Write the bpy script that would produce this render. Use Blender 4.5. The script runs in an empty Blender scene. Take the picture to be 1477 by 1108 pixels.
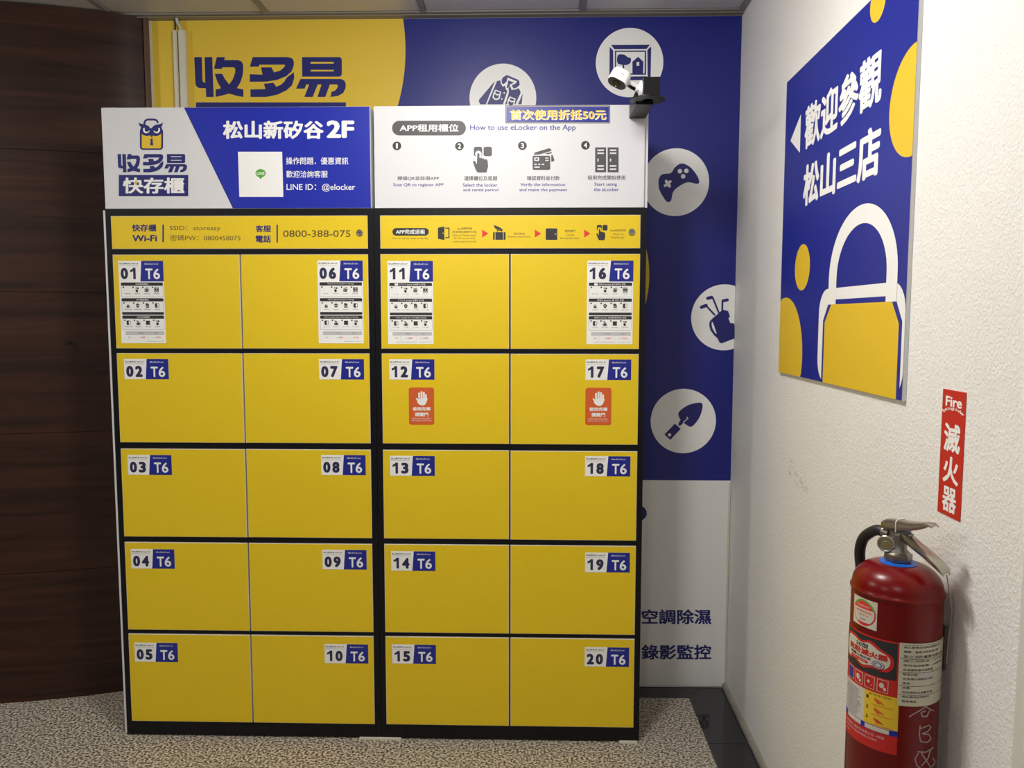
import bpy, bmesh, math, random
from mathutils import Vector, Matrix
from mathutils.geometry import tessellate_polygon
random.seed(7)
sc = bpy.context.scene
COL = bpy.context.collection
# ------------------------------------------------------------------ camera
FPX, YAW, PITCH, ROLL = 1128.76, .0251, .0844, .0009
CAM = Vector((1.4236, -2.6136, 1.4691))
_cy, _sy, _cp, _sp = math.cos(YAW), math.sin(YAW), math.cos(PITCH), math.sin(PITCH)
FWD = Vector((-_sy*_cp, _cy*_cp, -_sp)); _r = Vector((_cy, _sy, 0)); _u = _r.cross(FWD)
RIGHT = _r*math.cos(ROLL) + _u*math.sin(ROLL); UP = _u*math.cos(ROLL) - _r*math.sin(ROLL)
cam = bpy.data.objects.new('camera', bpy.data.cameras.new('camera')); COL.objects.link(cam)
cam.data.sensor_width = 36; cam.data.lens = FPX*36/1477; cam.data.clip_start = .02
cam.matrix_world = Matrix(((RIGHT.x, UP.x, -FWD.x, CAM.x), (RIGHT.y, UP.y, -FWD.y, CAM.y), (RIGHT.z, UP.z, -FWD.z, CAM.z), (0, 0, 0, 1)))
sc.camera = cam
# ------------------------------------------------------------------ world, exposure, lights
W = bpy.data.worlds.new('world'); sc.world = W; W.use_nodes = True
W.node_tree.nodes['Background'].inputs[0].default_value = (.93, .96, 1, 1)
W.node_tree.nodes['Background'].inputs[1].default_value = .13
sc.view_settings.view_transform = 'Standard'; sc.view_settings.look = 'None'
sc.view_settings.exposure = -.12; sc.view_settings.gamma = 1; sc.view_settings.use_curve_mapping = False
YB, ZC, XW = .42, 2.5925, 2.2026           # back wall, ceiling height, right wall at the corner
GLOBE, DOWN = 1.6, 1.0
LIGHTS = [(1.20, -1.05, 18, (1, .975, .94)), (-1.75, -1.05, 19, (1, .975, .94)), (1.0, -3.6, 8, (1, .975, .94)), (-1.3, -3.5, 9, (1, .975, .94))]
for (x, y, e, c) in LIGHTS:         # round surface-mounted ceiling lamps: a wide glow and a stronger downward share
    l = bpy.data.lights.new('globe_lamp', 'POINT'); l.shadow_soft_size = .125; l.energy = e*GLOBE; l.color = c
    o = bpy.data.objects.new('globe_lamp', l); COL.objects.link(o); o.location = (x, y, ZC-.15)
    l = bpy.data.lights.new('down_lamp', 'AREA'); l.shape = 'DISK'; l.size = .26; l.energy = e*DOWN; l.color = c
    o = bpy.data.objects.new('down_lamp', l); COL.objects.link(o); o.location = (x, y, ZC-.02)

# ------------------------------------------------------------------ materials
def srgb(h):
    if isinstance(h, str): h = tuple(int(h[i:i+2], 16) for i in (0, 2, 4))
    return tuple((c/255/12.92 if c/255 <= .04045 else ((c/255+.055)/1.055)**2.4) for c in h)
def mat(name, rgb, rough=.5, metal=0, spec=.5, noise=0, nscale=8, bump=0, bscale=60, emit=0):
    m = bpy.data.materials.new(name); m.use_nodes = True; nt = m.node_tree; b = nt.nodes['Principled BSDF']
    c = srgb(rgb); b.inputs['Base Color'].default_value = (*c, 1); b.inputs['Roughness'].default_value = rough
    b.inputs['Metallic'].default_value = metal; b.inputs['Specular IOR Level'].default_value = spec
    tc = nt.nodes.new('ShaderNodeTexCoord')
    if noise:
        n = nt.nodes.new('ShaderNodeTexNoise'); n.inputs['Scale'].default_value = nscale; n.inputs['Detail'].default_value = 5
        nt.links.new(tc.outputs['Object'], n.inputs['Vector'])
        mx = nt.nodes.new('ShaderNodeMix'); mx.data_type = 'RGBA'
        mx.inputs[6].default_value = (*[v*(1-noise) for v in c], 1); mx.inputs[7].default_value = (*[min(1, v*(1+noise)) for v in c], 1)
        nt.links.new(n.outputs['Fac'], mx.inputs[0]); nt.links.new(mx.outputs[2], b.inputs['Base Color'])
    if bump:
        n = nt.nodes.new('ShaderNodeTexNoise'); n.inputs['Scale'].default_value = bscale; n.inputs['Detail'].default_value = 3
        nt.links.new(tc.outputs['Object'], n.inputs['Vector'])
        bp = nt.nodes.new('ShaderNodeBump'); bp.inputs['Strength'].default_value = bump; bp.inputs['Distance'].default_value = .002
        nt.links.new(n.outputs['Fac'], bp.inputs['Height']); nt.links.new(bp.outputs[0], b.inputs['Normal'])
    if emit:
        b.inputs['Emission Color'].default_value = (*c, 1); b.inputs['Emission Strength'].default_value = emit
    return m
M = {}
M['yellow'] = mat('door_yellow', 'e8c81c', .42, noise=.02, nscale=5)
M['edge'] = mat('edge_band', 'd9d0c0', .5)
M['black'] = mat('black_frame', '0d0d11', .4, spec=.3)
M['white'] = mat('white_board', 'dddde0', .45)
M['ink_white'] = mat('print_white', 'f4f4f2', .45)
M['blue'] = mat('print_royal_blue', '1024a6', .4)
M['blue2'] = mat('print_label_blue', '1b2790', .4)
M['navy'] = mat('print_navy', '1c2070', .45)
M['mural'] = mat('mural_blue', '141c7c', .42, noise=.05, nscale=3, bump=.15, bscale=40)
M['mural_yellow'] = mat('mural_yellow', 'e6c43c', .45, noise=.02, nscale=3)
M['mural_white'] = mat('mural_white', 'ecebe9', .45, noise=.03, nscale=4)
M['print_yellow'] = mat('print_yellow', 'e6c02c', .45)
M['dark'] = mat('print_charcoal', '2b2a2e', .5)
M['grey'] = mat('print_grey', '4c4b4e', .5)
M['mid'] = mat('print_mid_grey', '9a9a9c', .5)
M['pale'] = mat('print_pale_grey', 'c4c4c6', .5)
M['violet'] = mat('print_violet', '3c3c92', .5)
M['digit'] = mat('print_digit_navy', '26284e', .5)
M['orange'] = mat('print_orange', 'd6602c', .45)
M['red'] = mat('print_red', 'e03030', .45)
M['signred'] = mat('sign_red', 'c4201c', .5, noise=.06, nscale=30)
M['green'] = mat('print_green', '5aa83c', .5)
M['gold'] = mat('print_brown', '54402a', .5)
M['steel'] = mat('brushed_steel', 'b8b4a8', .28, metal=1, noise=.1, nscale=60)
M['castmetal'] = mat('cast_metal', '8e8a82', .38, metal=.9, noise=.15, nscale=60)
M['brass'] = mat('gauge_brass', 'b09a52', .35, metal=.7)
M['rubber'] = mat('black_rubber', '17181c', .5)
M['extred'] = mat('extinguisher_red', '700406', .28, spec=.35, noise=.08, nscale=12)
M['ringblue'] = mat('blue_plastic', '2060c8', .4)
M['plastic'] = mat('white_plastic', 'f2f2f2', .35)
M['glassblack'] = mat('black_glass', '101014', .12)
M['paper'] = mat('aged_paper', 'cfc8b6', .6, noise=.05, nscale=40)
M['chalk'] = mat('chalk_mark', 'a89a9c', .8)
M['ceil'] = mat('ceiling_metal', 'cac6c0', .4, noise=.03, nscale=4)
M['tbar_shaded'] = mat('ceiling_bar', '8c8884', .5)  # tile metal darkened, the bars' shade painted into the base colour
M['trimdark'] = mat('ceiling_angle', '8d8470', .5)
M['shadowgap'] = mat('gap_black', '0c0c0c', .8)
M['stone'] = mat('skirting_stone', '8f8a80', .6, noise=.35, nscale=60)
M['joint'] = mat('tile_joint', '8a8a84', .8)
M['cream'] = mat('cream_plastic', 'd8d4c0', .5)
M['whitecable'] = mat('white_cable', 'c8c8c8', .5)
M['beige'] = mat('beige_paint', 'cbbf9c', .5)
M['bead'] = mat('corner_bead_white', 'd8d6cc', .6)
M['lamp'] = mat('lamp_diffuser', 'ffffff', .5, emit=3)
M['woodtrim'] = mat('wood_trim', '5c4236', .5)

def wood():
    m = bpy.data.materials.new('walnut_veneer'); m.use_nodes = True; nt = m.node_tree; b = nt.nodes['Principled BSDF']; L = nt.links.new
    tc = nt.nodes.new('ShaderNodeTexCoord'); mp = nt.nodes.new('ShaderNodeMapping'); mp.inputs['Scale'].default_value = (.8, .8, 16)
    L(tc.outputs['Object'], mp.inputs[0])
    n = nt.nodes.new('ShaderNodeTexNoise'); n.inputs['Scale'].default_value = 1.6; n.inputs['Detail'].default_value = 7; n.inputs['Roughness'].default_value = .6; n.inputs['Distortion'].default_value = .6
    L(mp.outputs[0], n.inputs[0])
    r = nt.nodes.new('ShaderNodeValToRGB'); r.color_ramp.elements[0].position = .3; r.color_ramp.elements[0].color = (*srgb('24130c'), 1)
    r.color_ramp.elements[1].position = .72; r.color_ramp.elements[1].color = (*srgb('4c2d1f'), 1)
    L(n.outputs['Fac'], r.inputs[0])
    mp2 = nt.nodes.new('ShaderNodeMapping'); mp2.inputs['Scale'].default_value = (6, 6, 260); L(tc.outputs['Object'], mp2.inputs[0])
    n2 = nt.nodes.new('ShaderNodeTexNoise'); n2.inputs['Scale'].default_value = 1; n2.inputs['Detail'].default_value = 3; L(mp2.outputs[0], n2.inputs[0])
    mx = nt.nodes.new('ShaderNodeMix'); mx.data_type = 'RGBA'; mx.blend_type = 'MULTIPLY'; mx.inputs[0].default_value = .35
    L(r.outputs[0], mx.inputs[6]); L(n2.outputs['Color'], mx.inputs[7]); L(mx.outputs[2], b.inputs['Base Color'])
    b.inputs['Roughness'].default_value = .5; b.inputs['Specular IOR Level'].default_value = .3
    return m
M['wood'] = wood()
def granite():
    m = bpy.data.materials.new('grey_granite'); m.use_nodes = True; nt = m.node_tree; b = nt.nodes['Principled BSDF']; L = nt.links.new
    tc = nt.nodes.new('ShaderNodeTexCoord')
    n = nt.nodes.new('ShaderNodeTexNoise'); n.inputs['Scale'].default_value = 120; n.inputs['Detail'].default_value = 2.5; n.inputs['Roughness'].default_value = .55
    L(tc.outputs['Object'], n.inputs[0])
    r = nt.nodes.new('ShaderNodeValToRGB'); cr = r.color_ramp; cr.interpolation = 'LINEAR'
    cr.elements[0].position = .40; cr.elements[0].color = (*srgb('46413c'), 1)
    cr.elements[1].position = .60; cr.elements[1].color = (*srgb('d4cab6'), 1)
    e = cr.elements.new(.47); e.color = (*srgb('857e73'), 1); e = cr.elements.new(.53); e.color = (*srgb('b4aa98'), 1)
    L(n.outputs['Fac'], r.inputs[0])
    n2 = nt.nodes.new('ShaderNodeTexNoise'); n2.inputs['Scale'].default_value = 2.2; L(tc.outputs['Object'], n2.inputs[0])
    mx = nt.nodes.new('ShaderNodeMix'); mx.data_type = 'RGBA'; mx.blend_type = 'MULTIPLY'; mx.inputs[0].default_value = .1
    L(r.outputs[0], mx.inputs[6]); L(n2.outputs['Color'], mx.inputs[7]); L(mx.outputs[2], b.inputs['Base Color'])
    b.inputs['Roughness'].default_value = .45
    return m
M['granite'] = granite()
M['blackgranite'] = mat('black_granite', '202024', .1, noise=.3, nscale=200)
def stucco():
    m = bpy.data.materials.new('white_stucco'); m.use_nodes = True; nt = m.node_tree; b = nt.nodes['Principled BSDF']; L = nt.links.new
    tc = nt.nodes.new('ShaderNodeTexCoord')
    n = nt.nodes.new('ShaderNodeTexNoise'); n.inputs['Scale'].default_value = 150; n.inputs['Detail'].default_value = 3; n.inputs['Distortion'].default_value = .5
    L(tc.outputs['Object'], n.inputs[0])
    rr = nt.nodes.new('ShaderNodeValToRGB'); rr.color_ramp.elements[0].position = .42; rr.color_ramp.elements[1].position = .66; L(n.outputs['Fac'], rr.inputs[0])
    bp = nt.nodes.new('ShaderNodeBump'); bp.inputs['Strength'].default_value = .42; bp.inputs['Distance'].default_value = .002
    L(rr.outputs[0], bp.inputs['Height']); L(bp.outputs[0], b.inputs['Normal'])
    n2 = nt.nodes.new('ShaderNodeTexNoise'); n2.inputs['Scale'].default_value = 3; n2.inputs['Detail'].default_value = 4; L(tc.outputs['Object'], n2.inputs[0])
    mx = nt.nodes.new('ShaderNodeMix'); mx.data_type = 'RGBA'; mx.inputs[6].default_value = (*srgb('ebe8e3'), 1); mx.inputs[7].default_value = (*srgb('f2f0ec'), 1)
    L(n2.outputs['Fac'], mx.inputs[0]); L(mx.outputs[2], b.inputs['Base Color']); b.inputs['Roughness'].default_value = .6
    return m
M['stucco'] = stucco()

# ------------------------------------------------------------------ object helpers
def tag(o, label=None, cat=None, group=None, kind=None):
    for k, v in (('label', label), ('category', cat), ('group', group), ('kind', kind)):
        if v: o[k] = v
    return o
def empty(name, loc, label, cat, group=None):
    o = bpy.data.objects.new(name, None); COL.objects.link(o); o.location = loc; o.empty_display_size = .1
    return tag(o, label, cat, group)
def link(name, me, parent=None, mats=()):
    for m in mats: me.materials.append(m)
    o = bpy.data.objects.new(name, me); COL.objects.link(o)
    if parent is not None:
        o.parent = parent
        # parts are modelled in world coordinates: an Empty's own place is undone, a mesh parent sits at the origin
        p = Vector(parent.location) if parent.type == 'EMPTY' else Vector((0, 0, 0))
        o.matrix_parent_inverse = Matrix.Translation(-p)
    return o
class MB:
    """collects geometry in world coordinates, several materials, builds one mesh"""
    def __init__(s): s.v = []; s.f = []; s.mi = []; s.mats = []; s.sm = []
    def m(s, mt):
        mt = M[mt] if isinstance(mt, str) else mt
        if mt not in s.mats: s.mats.append(mt)
        return s.mats.index(mt)
    def add(s, vs, fs, mt, smooth=False):
        o = len(s.v); i = s.m(mt); s.v += [tuple(v) for v in vs]
        for f in fs: s.f.append(tuple(o+k for k in f)); s.mi.append(i); s.sm.append(smooth)
    def box(s, a, b, mt, bev=0):
        x0, y0, z0 = [min(a[i], b[i]) for i in range(3)]; x1, y1, z1 = [max(a[i], b[i]) for i in range(3)]
        if not bev:
            s.add([(x0,y0,z0),(x1,y0,z0),(x1,y1,z0),(x0,y1,z0),(x0,y0,z1),(x1,y0,z1),(x1,y1,z1),(x0,y1,z1)],
                  [(0,3,2,1),(4,5,6,7),(0,1,5,4),(1,2,6,5),(2,3,7,6),(3,0,4,7)], mt); return
        bm = bmesh.new(); bmesh.ops.create_cube(bm, size=1)
        for v in bm.verts: v.co = Vector(((x0+x1)/2+v.co.x*(x1-x0), (y0+y1)/2+v.co.y*(y1-y0), (z0+z1)/2+v.co.z*(z1-z0)))
        bmesh.ops.bevel(bm, geom=bm.edges[:]+bm.verts[:], offset=bev, segments=2, affect='EDGES', profile=.6)
        s.bm(bm, mt)
    def bm(s, bm, mt, smooth=False, mtx=None):
        bm.verts.index_update(); vs = [(mtx @ v.co if mtx else v.co.copy()) for v in bm.verts]
        s.add(vs, [[v.index for v in f.verts] for f in bm.faces], mt, smooth); bm.free()
    def tube(s, pts, r, mt, seg=14, cap=True):
        pts = [Vector(p) for p in pts]; n = len(pts); rings = []; up = None
        rr = r if isinstance(r, (list, tuple)) else [r]*n
        for i, p in enumerate(pts):
            t = (pts[min(i+1, n-1)]-pts[max(i-1, 0)]).normalized()
            if up is None: up = t.orthogonal().normalized()
            up = (up - t*up.dot(t)).normalized(); w = t.cross(up)
            rings.append([p+(up*math.cos(a)+w*math.sin(a))*rr[i] for a in [2*math.pi*k/seg for k in range(seg)]])
        vs = [v for g in rings for v in g]
        fs = [(i*seg+k, i*seg+(k+1) % seg, (i+1)*seg+(k+1) % seg, (i+1)*seg+k) for i in range(n-1) for k in range(seg)]
        if cap: fs += [tuple(range(seg))[::-1], tuple((n-1)*seg+k for k in range(seg))]
        s.add(vs, fs, mt, True)
    def lathe(s, c, prof, mt, seg=48, axis=None):
        """prof: [(r, h)] about an axis through c"""
        ax = Vector(axis or (0, 0, 1)).normalized(); u = ax.orthogonal().normalized(); w = ax.cross(u); c = Vector(c)
        vs = [c+ax*h+(u*math.cos(a)+w*math.sin(a))*r for r, h in prof for a in [2*math.pi*k/seg for k in range(seg)]]
        n = len(prof)
        fs = [(i*seg+k, i*seg+(k+1) % seg, (i+1)*seg+(k+1) % seg, (i+1)*seg+k) for i in range(n-1) for k in range(seg)]
        if prof[0][0] > 1e-6: fs.append(tuple(range(seg))[::-1])
        if prof[-1][0] > 1e-6: fs.append(tuple((n-1)*seg+k for k in range(seg)))
        s.add(vs, fs, mt, True)
    def build(s, name, parent=None, autosmooth=True):
        me = bpy.data.meshes.new(name); me.from_pydata([tuple(v) for v in s.v], [], s.f)
        for m_ in s.mats: me.materials.append(m_)
        me.polygons.foreach_set('material_index', s.mi); me.polygons.foreach_set('use_smooth', s.sm)
        me.update(); me.validate()
        if any(s.sm):
            me.set_sharp_from_angle(angle=math.radians(38))
        return link(name, me, parent)

_tc = {}
def glyphs(body, bold=0.):
    k = (body, round(bold, 3))
    if k not in _tc:
        c = bpy.data.curves.new('t', 'FONT'); c.body = body; c.resolution_u = 3
        o = bpy.data.objects.new('t', c); COL.objects.link(o); bpy.context.view_layer.update()
        me = bpy.data.meshes.new_from_object(o.evaluated_get(bpy.context.evaluated_depsgraph_get()))
        vs = [(v.co.x, v.co.y, 0) for v in me.vertices]; fs = [tuple(p.vertices) for p in me.polygons]
        bpy.data.objects.remove(o); bpy.data.meshes.remove(me); bpy.data.curves.remove(c)
        if bold:                        # heavier strokes: the glyphs repeated a little to all sides
            d = 1.0*bold; n = len(vs); v2, f2 = [], []      # each repeat lies a hair above the last
            for q, (dx, dy) in enumerate(((d, 0), (-d, 0), (0, d*.8), (0, -d*.8), (d*.75, d*.6), (-d*.75, d*.6), (d*.75, -d*.6), (-d*.75, -d*.6)) if bold > .025 else ((d, 0), (-d, 0), (0, d*.8), (0, -d*.8))):
                v2 += [(x+dx, y+dy, q) for x, y, _ in vs]; f2 += [tuple(i+q*n for i in f) for f in fs]
            vs, fs = v2, f2
        _tc[k] = (vs, fs)
    return _tc[k]

class Print(MB):
    """flat print on a surface: src maps drawing coordinates to (u, v); surf maps (u, v, lift) to 3-D"""
    def __init__(s, surf, src=None, step=.00018, base=0.):
        super().__init__(); s.surf = surf; s.src = src or (lambda x, y: (x, y)); s.step = step; s.base = base; s.maxu = 0
    def P(s, x, y, lay): u, v = s.src(x, y); return s.surf(u, v, s.base+lay*s.step)
    def poly(s, pts, mt, lay=1, holes=()):
        loops = [[Vector((x, y, 0)) for x, y in pts]] + [[Vector((x, y, 0)) for x, y in h] for h in holes]
        tris = tessellate_polygon(loops); flat = [p for l in loops for p in l]
        uv = [s.src(p.x, p.y) for p in flat]; out = []
        for a, b, c in tris:
            ar = (uv[b][0]-uv[a][0])*(uv[c][1]-uv[a][1])-(uv[b][1]-uv[a][1])*(uv[c][0]-uv[a][0])
            out.append((a, b, c) if ar > 0 else (a, c, b))
        s.n = (getattr(s, 'n', 0)+1) % 12; lift = s.base+lay*s.step+s.n*6e-6
        if s.maxu:                      # curved surface: halve long edges until the patch follows the curve
            work = [tuple(uv[i] for i in t) for t in out]; tri = []
            while work:
                t = work.pop(); d = [abs(t[i][0]-t[(i+1) % 3][0]) for i in range(3)]; i = d.index(max(d))
                if d[i] <= s.maxu: tri.append(t); continue
                a, b, c = t[i], t[(i+1) % 3], t[(i+2) % 3]; m_ = ((a[0]+b[0])/2, (a[1]+b[1])/2); work += [(a, m_, c), (m_, b, c)]
            s.add([s.surf(u, v, lift) for t in tri for u, v in t], [(3*k, 3*k+1, 3*k+2) for k in range(len(tri))], mt); return
        s.add([s.surf(u, v, lift) for u, v in uv], out, mt)
    def rect(s, x0, y0, x1, y1, mt, lay=1, sub=1):
        for i in range(sub):
            a = x0+(x1-x0)*i/sub; b = x0+(x1-x0)*(i+1)/sub
            s.poly([(a, y0), (b, y0), (b, y1), (a, y1)], mt, lay)
    def rr(s, x0, y0, x1, y1, r, mt, lay=1, hole=None):
        s.poly(rrpts(x0, y0, x1, y1, r), mt, lay, [hole] if hole else ())
    def circ(s, cx, cy, r, mt, lay=1, n=40, ry=None):
        ry = ry or r
        s.poly([(cx+r*math.cos(2*math.pi*k/n), cy+ry*math.sin(2*math.pi*k/n)) for k in range(n)], mt, lay)
    def ring(s, cx, cy, r, w, mt, lay=1, a0=0, a1=360, n=36):
        A = [math.radians(a0+(a1-a0)*k/n) for k in range(n+1)]
        for a, b in zip(A, A[1:]):
            s.poly([(cx+r*math.cos(a), cy+r*math.sin(a)), (cx+r*math.cos(b), cy+r*math.sin(b)), (cx+(r-w)*math.cos(b), cy+(r-w)*math.sin(b)), (cx+(r-w)*math.cos(a), cy+(r-w)*math.sin(a))], mt, lay)
    def stroke(s, pts, w, mt, lay=1, cap=True):
        for (x0, y0), (x1, y1) in zip(pts, pts[1:]):
            d = math.hypot(x1-x0, y1-y0) or 1; nx, ny = -(y1-y0)/d*w/2, (x1-x0)/d*w/2
            s.poly([(x0+nx, y0+ny), (x1+nx, y1+ny), (x1-nx, y1-ny), (x0-nx, y0-ny)], mt, lay)
        if cap:
            for x, y in pts: s.circ(x, y, w/2, mt, lay, 12)
    def text(s, body, x0, y0, x1, y1, mt, lay=2, bold=0., fit='both', shear=0):
        """the string's ink box fills the drawing rectangle (x0,y0)-(x1,y1); y0 is the top"""
        vs, fs = glyphs(body, bold)
        if not vs: return
        a0 = min(v[0] for v in vs); a1 = max(v[0] for v in vs); b0 = min(v[1] for v in vs); b1 = max(v[1] for v in vs)
        pts = [s.src(x0+(v[0]-a0)/(a1-a0)*(x1-x0), y1+(v[1]-b0)/(b1-b0)*(y0-y1)) for v in vs]
        s.add([s.surf(u, v, s.base+lay*s.step+g[2]*2e-5) for (u, v), g in zip(pts, vs)], orient(pts, fs), mt)
def orient(pts, fs):
    out = []
    for f in fs:
        a, b, c = f[:3]; ar = (pts[b][0]-pts[a][0])*(pts[c][1]-pts[a][1])-(pts[b][1]-pts[a][1])*(pts[c][0]-pts[a][0])
        out.append(f if ar >= 0 else f[::-1])
    return out
def rrpts(x0, y0, x1, y1, r, n=6):
    sx = 1 if x1 > x0 else -1; sy = 1 if y1 > y0 else -1; out = []
    for cx, cy, a in ((x1-sx*r, y1-sy*r, 0), (x0+sx*r, y1-sy*r, 90), (x0+sx*r, y0+sy*r, 180), (x1-sx*r, y0+sy*r, 270)):
        for k in range(n+1):
            t = math.radians(a+90*k/n); out.append((cx+sx*r*math.cos(t), cy+sy*r*math.sin(t)))
    return out
def ray(px, py): return (FWD*FPX + RIGHT*(px-738.5) + UP*(554-py))
def on_y(px, py, y):               # photo point -> (X, Z) on the plane Y = y
    d = ray(px, py); t = (y-CAM.y)/d.y; p = CAM+d*t; return p.x, p.z
def front(y): return lambda u, v, l: Vector((u, y-l, v))
AW = .0203                          # the right wall leaves the square by about a degree
WU = Vector((-math.sin(AW), -math.cos(AW), 0)); WN = Vector((-math.cos(AW), math.sin(AW), 0)); W0 = Vector((XW, YB, 0))
def on_w(px, py):
    d = ray(px, py); t = (W0-CAM).dot(WN)/d.dot(WN); p = CAM+d*t; return (p-W0).dot(WU), p.z
def wallsurf(base=0.): return lambda u, v, l: W0+WU*u+Vector((0, 0, v))+WN*(base+l)
def unit(x0, y0, x1, y1, X0, Y0, X1, Y1):
    return lambda x, y: (X0+(x-x0)/(x1-x0)*(X1-X0), Y0+(y-y0)/(y1-y0)*(Y1-Y0))
def bez(pts, n=8):                  # smooth closed outline through points (Catmull-Rom)
    out = []; m = len(pts)
    for i in range(m):
        p0, p1, p2, p3 = pts[i-1], pts[i], pts[(i+1) % m], pts[(i+2) % m]
        for k in range(n):
            t = k/n
            out.append(tuple(.5*((2*p1[j])+(-p0[j]+p2[j])*t+(2*p0[j]-5*p1[j]+4*p2[j]-p3[j])*t*t+(-p0[j]+3*p1[j]-3*p2[j]+p3[j])*t**3) for j in (0, 1)))
    return out

# ------------------------------------------------------------------ room
def struct(name, mb): return tag(mb.build(name), kind='structure')
X0, Y0 = -2.6, -4.4
fl = MB(); fl.box((X0, Y0, -.06), (2.037, .322, 0), 'granite'); fl.box((X0, .322, -.06), (XW+.05, YB, -.003), 'joint'); fl.box((2.037, Y0, -.06), (XW+.3, .322, -.003), 'joint')
floor = struct('floor', fl)
def tile(pts):
    b = MB(); n = len(pts); b.add([(x, y, -.003) for x, y in pts]+[(x, y, 0) for x, y in pts], [tuple(range(n, 2*n))]+[(k, (k+1) % n, n+(k+1) % n, n+k) for k in range(n)], 'blackgranite')
    b.build('border_tile', floor)
g = .0012
for xa, xb in ((-.6, 0), (0, .6), (.6, 1.2), (1.2, 1.8)): tile([(xa+g, .322), (xb-g, .322), (xb-g, YB-.004), (xa+g, YB-.004)])
tile([(1.8+g, .322), (2.037-g, .322), (2.105-g, YB-.004), (1.8+g, YB-.004)])
tile([(2.037, .322), (2.037, 0+g), (2.18, 0+g), (2.19, YB-.004), (2.105+g, YB-.004)])
y = 0
while y > -4.2: tile([(2.037, y-g), (2.037, y-.6+g), (2.18+y*.02-.012, y-.6+g), (2.18+y*.02, y-g)]); y -= .6
b = MB()
b.box((-.03, YB, 0), (XW+.1, YB+.12, ZC+.1), 'bead'); struct('wall_back', b)
b = MB()
for u0, u1, m_, th in ((-.0, 1.9, 'stucco', .12), ):
    vs = [W0+WU*u+WN*w+Vector((0, 0, z)) for z in (0, ZC+.1) for (u, w) in ((u0, 0), (u1, 0), (u1, -th), (u0, -th))]
    b.add(vs, [(3,2,1,0), (4,5,6,7), (0,1,5,4), (1,2,6,5), (2,3,7,6), (3,0,4,7)], m_)
struct('wall_right', b)
b = MB()                            # set-back wall beyond the plastered one
vs = [W0+WU*u+WN*w+Vector((0, 0, z)) for z in (0, ZC+.1) for (u, w) in ((1.9, -.02), (4.6, -.02), (4.6, -.14), (1.9, -.14))]
b.add(vs, [(3,2,1,0), (4,5,6,7), (0,1,5,4), (1,2,6,5), (2,3,7,6), (3,0,4,7)], 'beige'); struct('wall_side', b)
b = MB()
vs = [W0+WU*u+WN*w+Vector((0, 0, z)) for z in (0, ZC) for (u, w) in ((1.868, .003), (1.905, .003), (1.905, -.03), (1.868, -.03))]
b.add(vs, [(3,2,1,0), (4,5,6,7), (0,1,5,4), (1,2,6,5), (2,3,7,6), (3,0,4,7)], 'bead'); struct('trim_1', b)
b = MB()                            # low stone skirting under the right wall
pr = [(0, .002), (.016, .002), (.016, .014), (.010, .022), (0, .024)]
n = 40; vs = []
for i in range(n+1):
    for w, z in pr: vs.append(W0+WU*(1.868*i/n)+WN*(w+random.uniform(-.0008, .0008))+Vector((0, 0, z-.002+random.uniform(-.0008, .0008)*(z > .005))))
k = len(pr); b.add(vs, [(i*k+j, i*k+(j+1) % k, (i+1)*k+(j+1) % k, (i+1)*k+j) for i in range(n) for j in range(k)], 'stone'); struct('baseboard_right', b)
b = MB(); b.box((XW-.009, YB-.0065, .0), (XW-.002, YB-.0042, .83), 'cream')   # old sealant bead in the corner
struct('trim_2', b)

# curved veneered wall on the left, in courses
def wx(t):                          # plan curve of the veneer, t = 0 at the back corner
    P = [(-.037, .405), (-.10, .357), (-.19, .318), (-.36, .262), (-.6, .208), (-.9, .165), (-1.3, .13), (-1.8, .12), (-2.4, .12)]
    return P
CURVE = []
P_ = wx(0)
for i in range(len(P_)-1):
    p0 = P_[max(i-1, 0)]; p1 = P_[i]; p2 = P_[i+1]; p3 = P_[min(i+2, len(P_)-1)]
    for k in range(5):
        t = k/5; CURVE.append(tuple(.5*((2*p1[j])+(-p0[j]+p2[j])*t+(2*p0[j]-5*p1[j]+4*p2[j]-p3[j])*t*t+(-p0[j]+3*p1[j]-3*p2[j]+p3[j])*t**3) for j in (0, 1)))
CURVE.append(P_[-1])
def sheet(curve, z0, z1, th, m_, off=0):
    b = MB(); n = len(curve); vs = []
    for i, (x, y) in enumerate(curve):
        a = Vector(curve[max(i-1, 0)]); c = Vector(curve[min(i+1, n-1)]); t = (c-a).normalized(); nx, ny = t.y, -t.x   # towards the viewer
        if ny > 0: nx, ny = -nx, -ny
        for o_ in (off, off-th):
            for z in (z0, z1): vs.append((x+nx*o_, y+ny*o_, z))
    fs = []
    for i in range(n-1):
        a, c = i*4, i*4+4
        fs += [(a, a+1, c+1, c), (a+2, c+2, c+3, a+3), (a+1, a+3, c+3, c+1), (a, c, c+2, a+2)]
    fs += [(0, 2, 3, 1), ((n-1)*4, (n-1)*4+1, (n-1)*4+3, (n-1)*4+2)]
    b.add(vs, fs, m_, True); return b
wl = sheet(CURVE, 0, ZC, .03, 'shadowgap', -.006); wl_o = struct('wall_left', wl)
zs = [.0, .504, 1.037, 1.563, 2.078, ZC]
for a, c in zip(zs, zs[1:]): sheet(CURVE, a+.0009, c-.0009, .006, 'wood', 0).build('veneer_panel', wl_o)
b = MB(); b.lathe((-.311, .2745, 1.376), [(.0001, .012), (.0085, .012), (.0085, 0)], 'shadowgap', 20, (.25, -.97, 0)); b.build('peg_hole', wl_o)
b = MB(); b.box((-.0365, .388, 0), (-.026, .43, ZC), 'woodtrim'); b.box((-.026, .412, 0), (-.019, YB, 2.587), 'bead'); struct('trim_3', b)

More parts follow.
